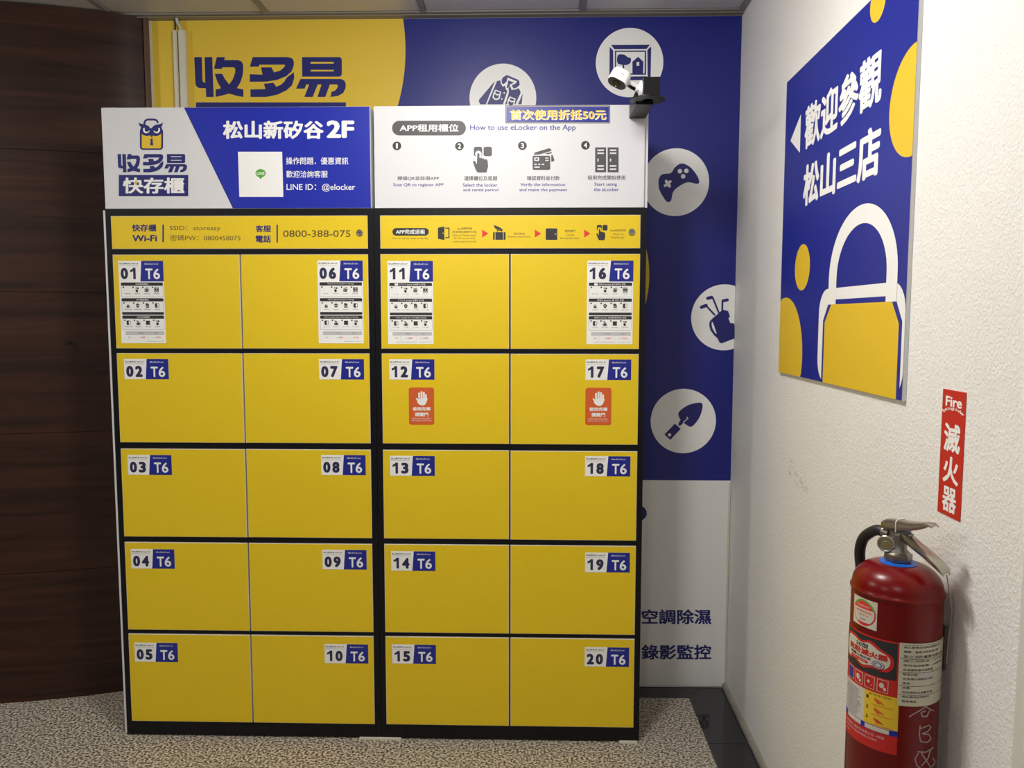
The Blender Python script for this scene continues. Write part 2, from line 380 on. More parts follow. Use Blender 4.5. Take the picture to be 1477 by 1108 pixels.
# ceiling: metal tiles in bars of like metal, shade put into their darker colour
b = MB(); b.box((X0, Y0, ZC+.03), (XW+.2, YB+.05, ZC+.12), 'shadowgap'); ceiling = struct('ceiling', b)
XB = [2.19-.585*k for k in range(9)]
YS = [.378-.6*k for k in range(9)]
for i in range(len(XB)-1):
    for j in range(len(YS)-1):
        xa, xb, ya, yb = XB[i+1]+.011, XB[i]-.011, YS[j+1]+.011, YS[j]-.011
        b = MB(); b.box((xa, ya, ZC+.004+.0015*((i*3+j) % 2)), (xb, yb, ZC+.022), 'ceil', .004); b.build('ceiling_tile', ceiling)
for x in XB: b = MB(); b.box((x-.010, YS[-1], ZC), (x+.010, YS[0], ZC+.03), 'tbar_shaded'); b.build('ceiling_bar', ceiling)
for y_ in YS: b = MB(); b.box((XB[-1], y_-.008, ZC+.0005), (XB[0]+.01, y_+.008, ZC+.03), 'tbar_shaded'); b.build('ceiling_bar', ceiling)
b = MB(); b.box((-.3, .386, ZC-.004), (2.2, YB, ZC-.0005), 'trimdark'); struct('trim_4', b)
for k, (x, y_, e, c) in enumerate(LIGHTS):
    r = empty('ceiling_light', (x, y_, ZC), ('round globe ceiling lamp in front of the lockers', 'round globe ceiling lamp left of the lockers', 'round globe ceiling lamp behind the viewer on the right', 'round globe ceiling lamp behind the viewer on the left')[k], 'ceiling light')
    b = MB(); b.lathe((x, y_, ZC), [(.10, -.0005), (.10, -.014), (.06, -.02), (.0001, -.02)], 'bead', 40); b.build('base_plate', r)

# ------------------------------------------------------------------ printed wordmark and icons
def wordmark(P, x0, y0, x1, y1, mt, lay=2):
    """three heavy characters, drawn in a 1346 x 350 box"""
    f = unit(62, 78, 1408, 428, x0, y0, x1, y1)
    def pl(pts, holes=()): P.poly([f(*p) for p in pts], mt, lay, [[f(*p) for p in h] for h in holes])
    pl([(62,78),(130,78),(135,283),(144,298),(160,302),(154,78),(222,78),(235,428),(168,428),(165,352),(105,350),(82,335),(72,312)])
    pl([(262,78),(335,78),(328,105),(455,105),(482,117),(496,145),(497,190),(490,245),(472,300),(440,350),(498,362),(498,428),(440,418),(372,398),(310,415),(252,428),(252,362),(300,352),(270,300),(243,225),(310,225),(335,270),(372,318),(405,272),(425,215),(426,180),(412,168),(312,168),(310,182),(238,180)])
    pl([(582,78),(895,78),(932,90),(946,115),(945,155),(925,205),(880,245),(800,278),(700,294),(555,295),(555,228),(668,232),(655,168),(748,168),(770,212),(825,197),(862,165),(868,145),(640,145),(635,162),(555,162)])
    pl([(560,362),(695,358),(680,312),(765,303),(790,338),(830,322),(865,290),(880,260),(945,210),(950,260),(930,325),(880,370),(800,408),(700,428),(562,428)])
    pl([(1018,78),(1350,78),(1368,88),(1372,105),(1372,225),(1366,242),(1350,250),(1020,250)], [[(1095,120),(1300,120),(1300,136),(1095,136)], [(1095,190),(1300,190),(1300,204),(1095,204)]])
    pl([(1005,270),(1365,270),(1395,284),(1408,315),(1405,350),(1385,392),(1340,418),(1270,428),(1280,382),(1312,372),(1334,345),(1336,325),(1325,318),(1266,318),(1225,428),(1155,428),(1192,318),(1158,318),(1113,428),(1038,428),(1078,330),(1078,318),(1056,318),(1042,355),(965,355)])
def I_(P, cx, cy, s):               # local drawing box -1..1 (y down), s = half size
    return lambda pts: [(cx+x*s, cy+y*s) for x, y in pts]
def ic_tap(P, cx, cy, s, mt, bg, lay):
    f = I_(P, cx, cy, s); P.poly(rr_(f, -.62, -.95, .0, -.25, .14), mt, lay); P.poly(rr_(f, .1, -.95, .72, -.25, .14), mt, lay)
    P.circ(cx-.28*s, cy-.42*s, .24*s, bg, lay+1, 20)
    P.poly(f([(-.36,-.38),(-.33,-.48),(-.24,-.48),(-.2,-.38),(-.2,-.1),(-.05,-.16),(0,-.06),(.12,-.1),(.18,.0),(.32,-.04),(.4,.08),(.44,.5),(.32,.95),(-.35,.95),(-.5,.7),(-.68,.2),(-.66,.08),(-.54,.1),(-.4,.36)]), mt, lay+2)
def rr_(f, x0, y0, x1, y1, r): return f(rrpts(x0, y0, x1, y1, r, 4))
def ic_card(P, cx, cy, s, mt, bg, lay):
    f = I_(P, cx, cy, s)
    P.poly(f([(-.78,-.5),(-.7,-.62),(.5,-.98),(.66,-.9),(.7,-.75),(-.3,-.45),(-.75,-.42)]), mt, lay)
    P.poly(f([(.1,-.5),(.7,-.66),(.75,-.56),(.4,-.46)]), mt, lay); P.poly(f([(.68,-.4),(.8,-.42),(.95,.02),(.9,.14),(.68,.16)]), mt, lay)
    P.poly(rr_(f, -.9, -.34, .6, .86, .12), mt, lay)
    for q in ((-.75,-.2,-.35,.1), (.18,-.18,.45,-.1), (.18,.02,.45,.1), (-.75,.34,-.55,.44), (-.42,.34,-.25,.44), (-.12,.34,.08,.44), (-.75,.58,-.3,.68)): P.poly(f([(q[0],q[1]),(q[2],q[1]),(q[2],q[3]),(q[0],q[3])]), bg, lay+1)
    P.poly(f([(-.65,-.12),(-.45,-.12),(-.45,.02),(-.65,.02)]), mt, lay+2)
def ic_locker(P, cx, cy, s, mt, bg, lay):
    f = I_(P, cx, cy, s)
    for o_ in (-.95, .05):
        P.poly(f([(o_,-1),(o_+.88,-1),(o_+.88,1),(o_,1)]), mt, lay)
        for yy in (-.78, -.54, .48, .74): P.poly(f([(o_+.18,yy-.05),(o_+.7,yy-.05),(o_+.7,yy+.07),(o_+.18,yy+.07)]), bg, lay+1)
        P.poly(f([(o_+.18,-.1),(o_+.28,-.1),(o_+.28,.14),(o_+.18,.14)]), bg, lay+1)
def ic_door(P, cx, cy, s, mt, bg, lay):
    f = I_(P, cx, cy, s); P.poly(f([(-.85,-.8),(.1,-1),(.1,1),(-.85,.82)]), mt, lay); P.circ(cx-.08*s, cy, .09*s, bg, lay+1, 10)
    P.poly(f([(.2,-.82),(.85,-.82),(.85,.72),(.2,.72),(.2,.58),(.7,.58),(.7,-.68),(.2,-.68)]), mt, lay)
def ic_bag(P, cx, cy, s, mt, bg, lay):
    f = I_(P, cx, cy, s); P.poly(rr_(f, -.85, -.05, .8, .95, .1), mt, lay)
    for x in (-.58, .5): P.poly(f([(x-.04,-.05),(x+.04,-.05),(x+.04,.95),(x-.04,.95)]), bg, lay+1)
    P.stroke(f([(-.3,-.1),(-.3,-.3),(.25,-.3),(.25,-.1)]), .12*s, mt, lay, False)
    P.poly(f([(-.8,-1),(-.35,-.85),(.2,-.6),(.45,-.3),(.3,-.2),(.05,-.4),(-.3,-.35),(-.62,-.6)]), mt, lay)
def ic_safe(P, cx, cy, s, mt, bg, lay):
    f = I_(P, cx, cy, s); P.poly(rr_(f, -.85, -.85, .85, .85, .1), mt, lay); P.circ(cx+.58*s, cy, .11*s, bg, lay+1, 10)
def ic_lock(P, cx, cy, s, mt, bg, lay):
    f = I_(P, cx, cy, s); P.poly(rr_(f, -.6, -.05, .6, .9, .12), mt, lay); P.ring(cx, cy-.15*s, .42*s, .15*s, mt, lay, 180, 360, 12)
    P.stroke(f([(-.34,-.2),(-.34,.0)]), .15*s, mt, lay, False); P.stroke(f([(.34,-.2),(.34,.0)]), .15*s, mt, lay, False); P.circ(cx, cy+.35*s, .14*s, bg, lay+1, 10)
def ic_shield(P, cx, cy, s, mt, bg, lay):
    f = I_(P, cx, cy, s); P.poly(f([(-.7,-.45),(0,-.7),(.7,-.45),(.65,.35),(.35,.75),(0,.95),(-.35,.75),(-.65,.35)]), mt, lay)
    P.stroke(f([(-.35,-1),(0,-.7),(.35,-1)]), .12*s, mt, lay, False); P.poly(f([(-.4,-.08),(.4,-.08),(.4,.18),(-.4,.18)]), bg, lay+1)
def ic_doc(P, cx, cy, s, mt, bg, lay):
    f = I_(P, cx, cy, s); P.poly(f([(-.65,-.9),(.2,-.9),(.7,-.35),(.7,.9),(-.65,.9)]), mt, lay)
    for y_ in (.05, .4): P.poly(f([(-.4,y_),(.45,y_),(.45,y_+.12),(-.4,y_+.12)]), bg, lay+1)
def numbered(P, n, cx, cy, r, mt, bg, lay):
    P.circ(cx, cy, r, mt, lay, 24); P.text(str(n), cx-r*(.22 if n == 1 else .38), cy-r*.6, cx+r*(.22 if n == 1 else .38), cy+r*.6, bg, lay+1, .03)

def owl_lock(P, f, lay=2):
    """emblem: padlock with an owl's brow, drawn in 7.385x header coordinates mapped by f"""
    q = lambda pts: [f(*p) for p in pts]
    P.poly(q(rrpts(383, 185, 630, 415, 34)), 'navy', lay)
    P.poly(q(rrpts(403, 200, 611, 400, 20)), 'print_yellow', lay+1)
    st = [(432,160),(430,130),(440,105),(462,92),(535,92),(560,100),(573,122)]
    for a, b_ in zip(st, st[1:]):
        d = math.hypot(b_[0]-a[0], b_[1]-a[1]); nx, ny = -(b_[1]-a[1])/d*10, (b_[0]-a[0])/d*10
        P.poly(q([(a[0]+nx,a[1]+ny),(b_[0]+nx,b_[1]+ny),(b_[0]-nx,b_[1]-ny),(a[0]-nx,a[1]-ny)]), 'navy', lay)
        P.poly(q([(b_[0]+10*math.cos(t), b_[1]+10*math.sin(t)) for t in [k*math.pi/6 for k in range(12)]]), 'navy', lay)
    P.poly(q([(368,120),(385,135),(415,142),(450,148),(480,165),(500,200),(520,168),(550,148),(590,142),(615,135),(629,120),(624,150),(612,172),(628,215),(616,238),(585,262),(550,270),(524,262),(509,284),(494,262),(455,268),(420,258),(392,235),(384,215),(395,172),(378,155)]), 'navy', lay+2)
    for cx, a0, a1 in ((453, 20, 215), (563, -35, 160)):
        P_ = [(cx+36*math.cos(math.radians(a0+(a1-a0)*k/14)), 203+36*math.sin(math.radians(a0+(a1-a0)*k/14))) for k in range(15)]
        c2 = cx+(6 if cx < 500 else -6)
        Q_ = [(c2+25*math.cos(math.radians(a0+(a1-a0)*k/14)), 197+26*math.sin(math.radians(a0+(a1-a0)*k/14))) for k in range(15)][::-1]
        P.poly(q(P_+Q_), 'ink_white', lay+3)
    P.poly(q([(508+14*math.cos(k*math.pi/8), 308+14*math.sin(k*math.pi/8)) for k in range(16)]), 'navy', lay+3)
    P.poly(q([(501,312),(517,312),(526,366),(492,366)]), 'navy', lay+3)

# ------------------------------------------------------------------ wall mural
YM = YB-.004
mural = empty('wall_mural', (1.0, YB, 0), 'large blue, yellow and white printed wall graphic behind the yellow lockers', 'wall graphic')
P = Print(front(YM), step=.0002)
P.box((-.019, YM, .004), (XW-.001, YB, 2.5875), 'bead')
zb = .837
P.poly([(-.018, zb), (2.2005, zb), (2.2005, 2.587), (-.018, 2.587)], 'mural', 1)
P.poly([(-.018, .005), (2.2005, .005), (2.2005, zb), (-.018, zb)], 'mural_white', 1)
arc = [(.227+.7186*math.cos(t), 2.479+.7186*math.sin(t)) for t in [math.radians(7-k*2.5) for k in range(-1, 48)]]
arc = [p for p in arc if p[1] < 2.587 and p[0] > -.018]
P.poly([(-.018, 2.587)]+[(.227+math.sqrt(.7186**2-.108**2), 2.587)]+arc+[(-.018, arc[-1][1])], 'mural_yellow', 2)
P.build('backing_panel', mural)
P = Print(front(YM), step=.0002); P.circ(1.451, 1.627, .4216, 'mural_yellow', 2, 90); P.build('yellow_disc', mural)
P = Print(front(YM), step=.0002); P.circ(1.847, .705, .030, 'navy', 2, 40); P.build('blue_disc', mural)
P = Print(front(YM), lambda x, y: on_y(x, y, YM), step=.0002)
wordmark(P, 280.2, 82.4, 499, 140, 'navy', 3)
P.rect(282.7, 147.7, 499, 190, 'navy', 3); P.build('wordmark', mural)
P = Print(front(YM), lambda x, y: on_y(x, y, YM), step=.0002)
P.text('空調除濕', 925.5, 879, 1026, 900.5, 'navy', 3, .028); P.build('lettering', mural)
P = Print(front(YM), lambda x, y: on_y(x, y, YM), step=.0002); P.text('錄影監控', 925, 930, 1026, 951.5, 'navy', 3, .028); P.build('lettering', mural)
RW = .126                            # white roundels
def roundel(cx, cy, name, clip=None):
    u, v = on_y(cx, cy, YM); P = Print(front(YM), step=.0002)
    pts = [(u+RW*math.cos(2*math.pi*k/64), v+RW*math.sin(2*math.pi*k/64)) for k in range(64)]
    if clip: pts = [(min(x, clip), y) for x, y in pts]
    P.poly(pts, 'ink_white', 3); P.src = lambda x, y: on_y(x, y, YM)
    return P
P = roundel(725.3, 141.5, 'shirt')   # shirt icon, crop at (660,80) x10.55
P.src = lambda x, y: on_y(660+x/10.55, 80+y/10.55, YM)
P.poly([(570,388),(430,745),(345,745),(322,700),(330,670)], 'navy', 4)
P.poly([(600,392),(650,378),(660,430),(690,478),(720,460),(735,515),(755,540),(745,580),(690,745),(450,745)], 'navy', 4)
P.poly([(795,455),(820,525),(870,522),(925,500),(950,530),(960,570),(880,745),(725,745),(775,590),(782,540),(775,500)], 'navy', 4)
P.poly([(990,580),(975,745),(920,745)], 'navy', 4)
P.poly([(690,335),(750,298),(925,372),(940,400),(945,450),(900,490),(850,505),(825,455),(880,430),(905,395),(760,335),(745,400),(700,440),(675,425),(670,370)], 'navy', 4)
P.poly([(770,380),(860,415),(800,440),(770,500),(745,490),(765,430)], 'navy', 4)
for sx, sy in ((0, 0), (220, 105)):
    P.poly([(575+sx,520+sy),(665+sx,555+sy),(640+sx,660+sy),(600+sx,680+sy),(560+sx,675+sy),(530+sx,640+sy),(545+sx,570+sy)], 'ink_white', 5)
    P.poly([(583+sx,540+sy),(648+sx,567+sy),(640+sx,585+sy),(600+sx,590+sy),(574+sx,565+sy)], 'navy', 6)
    P.poly([(565+sx,585+sy),(600+sx,612+sy),(635+sx,605+sy),(622+sx,645+sy),(590+sx,660+sy),(565+sx,650+sy),(552+sx,625+sy)], 'navy', 6)
P.circ(710, 573, 12, 'ink_white', 5, 12); P.circ(673, 663, 12, 'ink_white', 5, 12); P.build('shirt_roundel', mural)
P = roundel(908, 90.5, 'picture'); P.src = lambda x, y: on_y(850+x/6.925, 30+y/6.925, YM)
P.poly([(218,242),(605,240),(570,283),(250,285)], 'navy', 4); P.poly([(203,262),(238,297),(240,540),(200,585)], 'navy', 4)
P.poly([(618,258),(612,590),(582,560),(580,290)], 'navy', 4); P.poly([(215,600),(245,560),(570,555),(603,590)], 'navy', 4)
P.poly([(255,300),(568,298),(566,540),(255,540)], 'navy', 4, [[(268,312),(554,311),(552,527),(268,527)]])
P.poly(bez([(285,345),(320,335),(355,342),(385,365),(412,372),(412,415),(380,440),(330,440),(290,430),(275,400)]), 'navy', 4)
P.poly([(332,435),(348,435),(348,530),(332,530)], 'navy', 4); P.poly([(430,410),(487,360),(540,410),(537,530),(430,530)], 'navy', 4)
P.poly([(472,412),(498,412),(498,450),(472,450)], 'ink_white', 5); P.build('picture_roundel', mural)
P = roundel(974.5, 263, 'pad'); P.src = lambda x, y: on_y(930+x/9.63, 205+y/9.63, YM)
P.poly(bez([(200,500),(245,448),(360,430),(420,350),(510,297),(620,340),(710,440),(755,540),(725,580),(580,562),(410,670),(365,810),(320,830),(280,800),(205,670),(190,570)]), 'navy', 4)
for x, y_ in ((488,405),(577,400),(532,476)): P.circ(x, y_, 32, 'ink_white', 5, 20)
P.poly([(276,540),(300,518),(325,546),(355,528),(378,548),(350,575),(365,615),(340,638),(312,610),(280,630),(258,600),(290,580)], 'ink_white', 5); P.build('gamepad_roundel', mural)
P = roundel(1044.5, 458, 'golf', 2.2); P.src = lambda x, y: on_y(990+x/9.227, 400+y/9.227, YM)
P.stroke([(375,500),(262,378)], 24, 'navy', 4); P.stroke([(262,375),(200,400)], 44, 'navy', 4)
P.stroke([(430,470),(350,270)], 24, 'navy', 4); P.stroke([(335,268),(285,280)], 44, 'navy', 4)
P.stroke([(477,450),(480,310)], 24, 'navy', 4); P.stroke([(495,312),(545,302)], 40, 'navy', 4)
P.poly([(350,545),(440,470),(480,430),(555,450),(580,520),(560,545),(585,612),(620,608),(640,630),(640,815),(470,880),(440,870),(415,815),(370,775),(320,705),(303,640),(308,590)], 'navy', 4)
P.poly([(338,590),(355,610),(405,755),(385,745),(350,690),(335,640)], 'ink_white', 5); P.build('golf_roundel', mural)
P = roundel(985.5, 607.5, 'trowel'); P.src = lambda x, y: on_y(920+x/6.93, 540+y/6.93, YM)
P.poly(bez([(405,390),(450,340),(530,298),(632,285),(645,340),(610,440),(545,518),(500,515),(425,450)], 5), 'navy', 4)
P.poly([(425,455),(480,400),(515,430),(420,518),(402,500)], 'navy', 4); P.stroke([(455,480),(500,440),(490,428)], 9, 'ink_white', 5)
P.poly([(265,602),(370,493),(428,545),(325,655)], 'navy', 4); P.circ(317, 605, 17, 'ink_white', 5, 20); P.build('trowel_roundel', mural)

# trunking and its cables, upper left of the back wall
for k, (xa, xb, lb) in enumerate(((.068, .083, 'slim white cable duct, left one of the pair on the yellow wall'), (.089, .116, 'wider cream cable duct, right one of the pair on the yellow wall'))):
    r = empty('cable_duct', ((xa+xb)/2, YM, 1.2), lb, 'cable duct')
    b = MB(); b.box((xa, YM-.016, .1), (xb, YM-.0012, 2.547), 'cream', .002); b.build('duct_body', r)
    b = MB(); b.box((xa+.002, YM-.019, .1), (xb-.002, YM-.016, 2.547), 'cream', .001); b.build('duct_lid', r)
b = MB(); b.tube([(.076, YM-.009, 2.54), (.077, YM-.010, 2.56), (.078, YM-.012, 2.60)], .0032, 'rubber', 8); tag(b.build('black_cable'), 'thin black cable rising from the left duct into the ceiling', 'cable')
b = MB(); b.tube([(.101, YM-.009, 2.54), (.096, YM-.012, 2.56), (.088, YM-.016, 2.575), (.086, YM-.02, 2.60)], .0055, 'whitecable', 10); tag(b.build('white_cable'), 'thicker pale cable rising from the right duct into the ceiling', 'cable')

# ------------------------------------------------------------------ lockers
ZS0, ZS1, ZT, ZF = 1.697, 1.8055, 1.829, .006
ROWS = [(1.365, 1.6785), (1.0445, 1.349), (.7165, 1.0225), (.3855, .6965), (.0545, .3705)]
DEP = .385
LBL = {1: (170.5,376.3), 6: (457.5,375.8), 2: (178.6,517.8), 7: (460,518), 3: (183.8,656.2), 8: (463,656.3), 4: (188.5,792), 9: (465,793), 5: (193.8,927), 10: (468,929),
       11: (558.5,376.5), 16: (847,376), 12: (561.3,518.2), 17: (844.5,518.5), 13: (562.5,657.5), 18: (844,658), 14: (564,795), 19: (844,797), 15: (565.5,929.5), 20: (843.5,933.5)}
HEAD = {1: ('APP租用櫃位', 'APP開啟櫃位', 'APP完成退租'), 6: ('How to use the eLocker on the App', 'How to open the eLocker on the App', 'How to end the rental of the eLocker on the App'),
        11: ('アプリで eLocker を利用する方法', 'アプリで eLocker を開ける方法', 'アプリで eLocker のレンタルを終了する方法'), 16: ('앱에서 eLocker 를 이용하는 방법', '앱에서 eLocker 를 여는 방법', '앱에서 eLocker 대여를 종료하는 방법')}
YD = -.004                            # door faces stand 4 mm proud of the frame
LW, LH = .152, .0685
def number_area(P, n):                # drawing box 725 x 320
    P.poly([(0,0),(372,0),(347,320),(0,320)], 'ink_white', 1); P.poly([(372,0),(725,0),(725,320),(347,320)], 'blue2', 1)
    P.text('松山新矽谷 A6A-2F', 17, 30, 322, 56, 'dark', 2, .02); P.rect(15, 75, 325, 79, 'mid', 2)
    for k, ch in enumerate('%02d' % n):
        x0, x1 = ((30, 152), (178, 300))[k]
        if ch == '1': P.poly([(x0+62, 108), (x0+98, 108), (x0+98, 284), (x0+57, 284), (x0+57, 158), (x0+34, 171), (x0+10, 178), (x0+10, 145), (x0+40, 130)], 'digit', 2)
        else: P.text(ch, x0+2, 108, x1, 286, 'digit', 2, .062)
    P.text('38x42x31cm', 420, 36, 645, 60, 'ink_white', 2)
    P.text('T', 432, 120, 550, 286, 'ink_white', 2, .025); P.text('6', 560, 120, 668, 286, 'ink_white', 2, .025)
def number_label(n, door, u, v):
    P = Print(front(YD-.0003), unit(0, 0, 725, 320, u, v, u+LW, v-LH), step=.0002)
    P.box((u, YD-.0003, v-LH), (u+LW, YD, v), 'ink_white'); number_area(P, n); return P.build('number_label', door)
def sheet_label(n, door, u, v):
    H = .275
    P = Print(front(YD-.0003), unit(0, 0, 725, 320, u, v, u+LW, v-LH), step=.0002)
    P.box((u, YD-.0003, v-H), (u+LW, YD, v), 'ink_white'); number_area(P, n)
    P.src = unit(0, 0, 522, 935, u, v, u+LW, v-H)
    for k, (ya, yb, foot) in enumerate(((245, 408, 0), (423, 610, 30), (620, 780, 0))):
        P.poly(rrpts(22, ya, 510, yb, 12), 'mid', 1, [rrpts(25, ya+3, 507, yb-3, 10)]); P.poly(rrpts(22, ya, 510, ya+36, 10), 'dark', 2)
        t = HEAD[n][k]; w = min(430, 120 if n == 1 else len(t)*(9.2 if n == 6 else 14)); w = {1: 150, 6: 300 + 90*(k == 2), 11: 300+50*(k == 2), 16: 300+60*(k == 2)}[n]
        off = 18 if (n in (11, 16) and k == 0) else 0
        P.text(t, 266-w/2+off, ya+9, 266+w/2+off, ya+27, 'ink_white', 3, .01)
        if off: P.rect(266-w/2-34, ya+6, 266-w/2+6, ya+30, 'ink_white', 3)
        if foot:
            P.poly(rrpts(22, yb-foot, 510, yb, 10), 'dark', 2)
        ics = ((None, ic_tap, ic_card, ic_locker), (ic_lock, ic_shield, ic_doc, ic_door), (ic_door, ic_bag, ic_safe, ic_tap))[k]
        for j, ic in enumerate(ics):
            cx, cy = 94+113*j, ya+82
            P.circ(cx-45, cy-28, 9, 'dark', 1, 12)
            if ic: ic(P, cx, cy, 28, 'dark', 'ink_white', 1)
            w = random.uniform(28, 44)
            P.text(['選擇櫃位及租期', 'Select the locker', 'ロッカーを選ぶ', '보관함 선택하기'][{1: 0, 6: 1, 11: 2, 16: 3}[n]], cx-w, cy+39, cx+w, cy+50, 'grey', 1)
    P.rect(52, 800, 504, 840, 'pale', 1)
    a, c = {1: ('每時', '每日'), 6: ('Hourly', 'Daily'), 11: ('1時間あたり', '1日あたり'), 16: ('시간당', '일당')}[n]
    P.text(a, 205, 812, 262, 828, 'grey', 2); P.text(c, 390, 812, 435, 828, 'grey', 2)
    P.text('T6', 82, 862, 110, 878, 'grey', 1); P.text('NT$', 200, 868, 230, 878, 'mid', 1); P.text('$20', 236, 860, 282, 880, 'red', 1, .02)
    P.text('NT$', 360, 868, 398, 878, 'mid', 1); P.text('$120', 408, 860, 462, 880, 'red', 1, .02)
    for x in (140, 322): P.rect(x, 850, x+2, 895, 'pale', 1)
    P.text('※請於使用完畢後關閉櫃門，逾時將另行計費', 290 if n < 11 else 90, 908, 500, 918, 'mid', 1)
    return P.build('instruction_sheet', door)
def hand_sticker(door, x0, y0, x1, y1):
    (u0, v0), (u1, v1) = on_y(x0, y0, YD), on_y(x1, y1, YD)
    P = Print(front(YD), unit(0, 0, 265, 400, u0, v0, u1, v1), step=.0002)
    P.poly(rrpts(0, 0, 265, 400, 24), 'orange', 1)
    P.poly(rrpts(-4, -4, 269, 404, 26), 'orange', .5)
    for x, ya in ((107, 60), (133, 44), (158, 52), (180, 76)): P.stroke([(x, ya), (x+2, 130)], 19, 'ink_white', 2)
    P.poly(bez([(98,120),(190,112),(188,150),(170,182),(138,192),(108,180),(88,155)]), 'ink_white', 2); P.stroke([(80,118),(104,150)], 17, 'ink_white', 2)
    P.text('使用完畢', 37, 208, 230, 250, 'ink_white', 2, .035); P.text('請關門', 62, 268, 205, 312, 'ink_white', 2, .035)
    P.text('Please close the locker', 33, 326, 232, 342, 'ink_white', 2); P.text('after taking out the items', 25, 350, 242, 366, 'ink_white', 2); P.build('hand_sticker', door)
def door_mesh(x0, z0, x1, z1):
    b = MB(); e = .0014; y0, y1 = YD, .016
    f = [(x0, z0), (x1, z0), (x1, z1), (x0, z1)]; g_ = [(x0+e, z0+e), (x1-e, z0+e), (x1-e, z1-e), (x0+e, z1-e)]
    vs = [(x, y0, z) for x, z in g_]+[(x, y0+e*.6, z) for x, z in f]+[(x, y1, z) for x, z in f]
    b.add(vs[:4], [(0, 1, 2, 3)], 'yellow')
    b.add(vs, [(4+k, 4+(k+1) % 4, (k+1) % 4, k) for k in range(4)]+[(8+k, 8+(k+1) % 4, 4+(k+1) % 4, 4+k) for k in range(4)], 'edge')
    b.add(vs[8:], [(3, 2, 1, 0)], 'edge')
    return b
def cabinet(x0, first, label, side):
    r = empty('locker_cabinet', (x0+.45, DEP/2, 0), label, 'locker')
    x1 = x0+.9; b = MB(); fm = .0205; ins = .05
    g_ = .0006
    b.box((x0+g_, 0, ZF), (x0+fm, DEP, ZT), 'black'); b.box((x1-fm, 0, ZF), (x1-g_, DEP, ZT), 'black')
    zz = [(ZF, ROWS[4][0]-.002)]+[(ROWS[k+1][1]+.002, ROWS[k][0]-.002) for k in (3, 2, 1, 0)]+[(ROWS[0][1]+.002, ZS0-.002), (ZS1+.002, ZT)]
    for a, c in zz: b.box((x0+fm, 0, a), (x1-fm, DEP-.01, c), 'black')
    b.box((x0+.447, .018, ROWS[4][0]), (x0+.455, DEP, ROWS[0][1]), 'black'); b.box((x0+fm, DEP-.01, ZF), (x1-fm, DEP, ZT), 'black')
    b.build('frame', r)
    for xx in (x0+.04, x1-.04):
        for yy in (.04, DEP-.04): b = MB(); b.lathe((xx, yy, 0), [(.018, 0), (.018, .0058)], 'rubber', 16); b.build('levelling_foot', r)
    if side:
        b = MB(); b.box((x0-.0075, .002, ZF), (x0-.0003, DEP, ZT-.004), 'white'); tag(b.build('side_board', r), 'thin white board on the left flank')
    for col in (0, 1):
        xa, xb = ((x0+.021, x0+.4485) if col == 0 else (x0+.4535, x1-.0205))
        for k, (za, zb_) in enumerate(ROWS):
            n = first+5*col+k; j = random.uniform(-.0006, .0006)
            d = door_mesh(xa, za+j, xb, zb_+j).build('locker_door', r); tag(d, 'yellow door numbered %02d T6' % n)
            u, v = on_y(*LBL[n], YD)
            if k == 0: sheet_label(n, d, u, v)
            else: number_label(n, d, u, v)
            if n == 12: hand_sticker(d, 590, 559.5, 626, 612.5)
            if n == 17: hand_sticker(d, 845, 560, 881, 613)
    return r
cabL = cabinet(0, 1, 'left yellow and black locker bank, doors numbered 01 to 10', True)
cabR = cabinet(.9, 11, 'right yellow and black locker bank, doors numbered 11 to 20', False)
def strip(cab, x0, x1):
    return door_mesh(x0, ZS0, x1, ZS1).build('info_panel', cab)
SRC = lambda x, y: on_y(x, y, YD)
s1 = strip(cabL, .0205, .8795); tag(s1, 'yellow strip with wireless network name and phone number')
P = Print(front(YD), SRC)
P.text('快存櫃', 190.5, 323.5, 225.5, 334, 'navy', 1, .03); P.text('Wi-Fi', 190.8, 339, 226.5, 348.5, 'navy', 1, .03); P.rect(234.3, 324, 236.3, 349.3, 'navy', 1)
P.text('SSID：storeasy', 244.8, 326, 318, 334, 'gold', 1); P.text('密碼PW：0800458075', 245.3, 339, 346.8, 347.3, 'gold', 1)
P.text('客服', 368.7, 325, 391, 335, 'navy', 1, .03); P.text('電話', 368.7, 339.3, 391, 350, 'navy', 1, .03); P.rect(398.9, 324.3, 400.9, 350, 'navy', 1)
P.text('0800-388-075', 408.5, 332.2, 505.5, 342, 'gold', 1, .003); P.build('printed_text', s1)
s2 = strip(cabR, .9215, 1.779); tag(s2, 'yellow strip with four steps and red arrows')
P = Print(front(YD), SRC)
P.poly(rrpts(566, 329, 618.5, 340, 5.4), 'dark', 1); P.text('APP完成退租', 571, 331, 613, 338, 'ink_white', 2, .02); P.text('How to end the rental on the App', 566.3, 342.3, 618, 346, 'gold', 1)
ic_door(P, 640, 336.5, 9.8, 'dark', 'print_yellow', 1); ic_bag(P, 720.5, 335.5, 11, 'dark', 'print_yellow', 1); ic_safe(P, 795.5, 337.8, 9.8, 'dark', 'print_yellow', 1); ic_tap(P, 868, 335.5, 11.5, 'dark', 'yellow', 1)
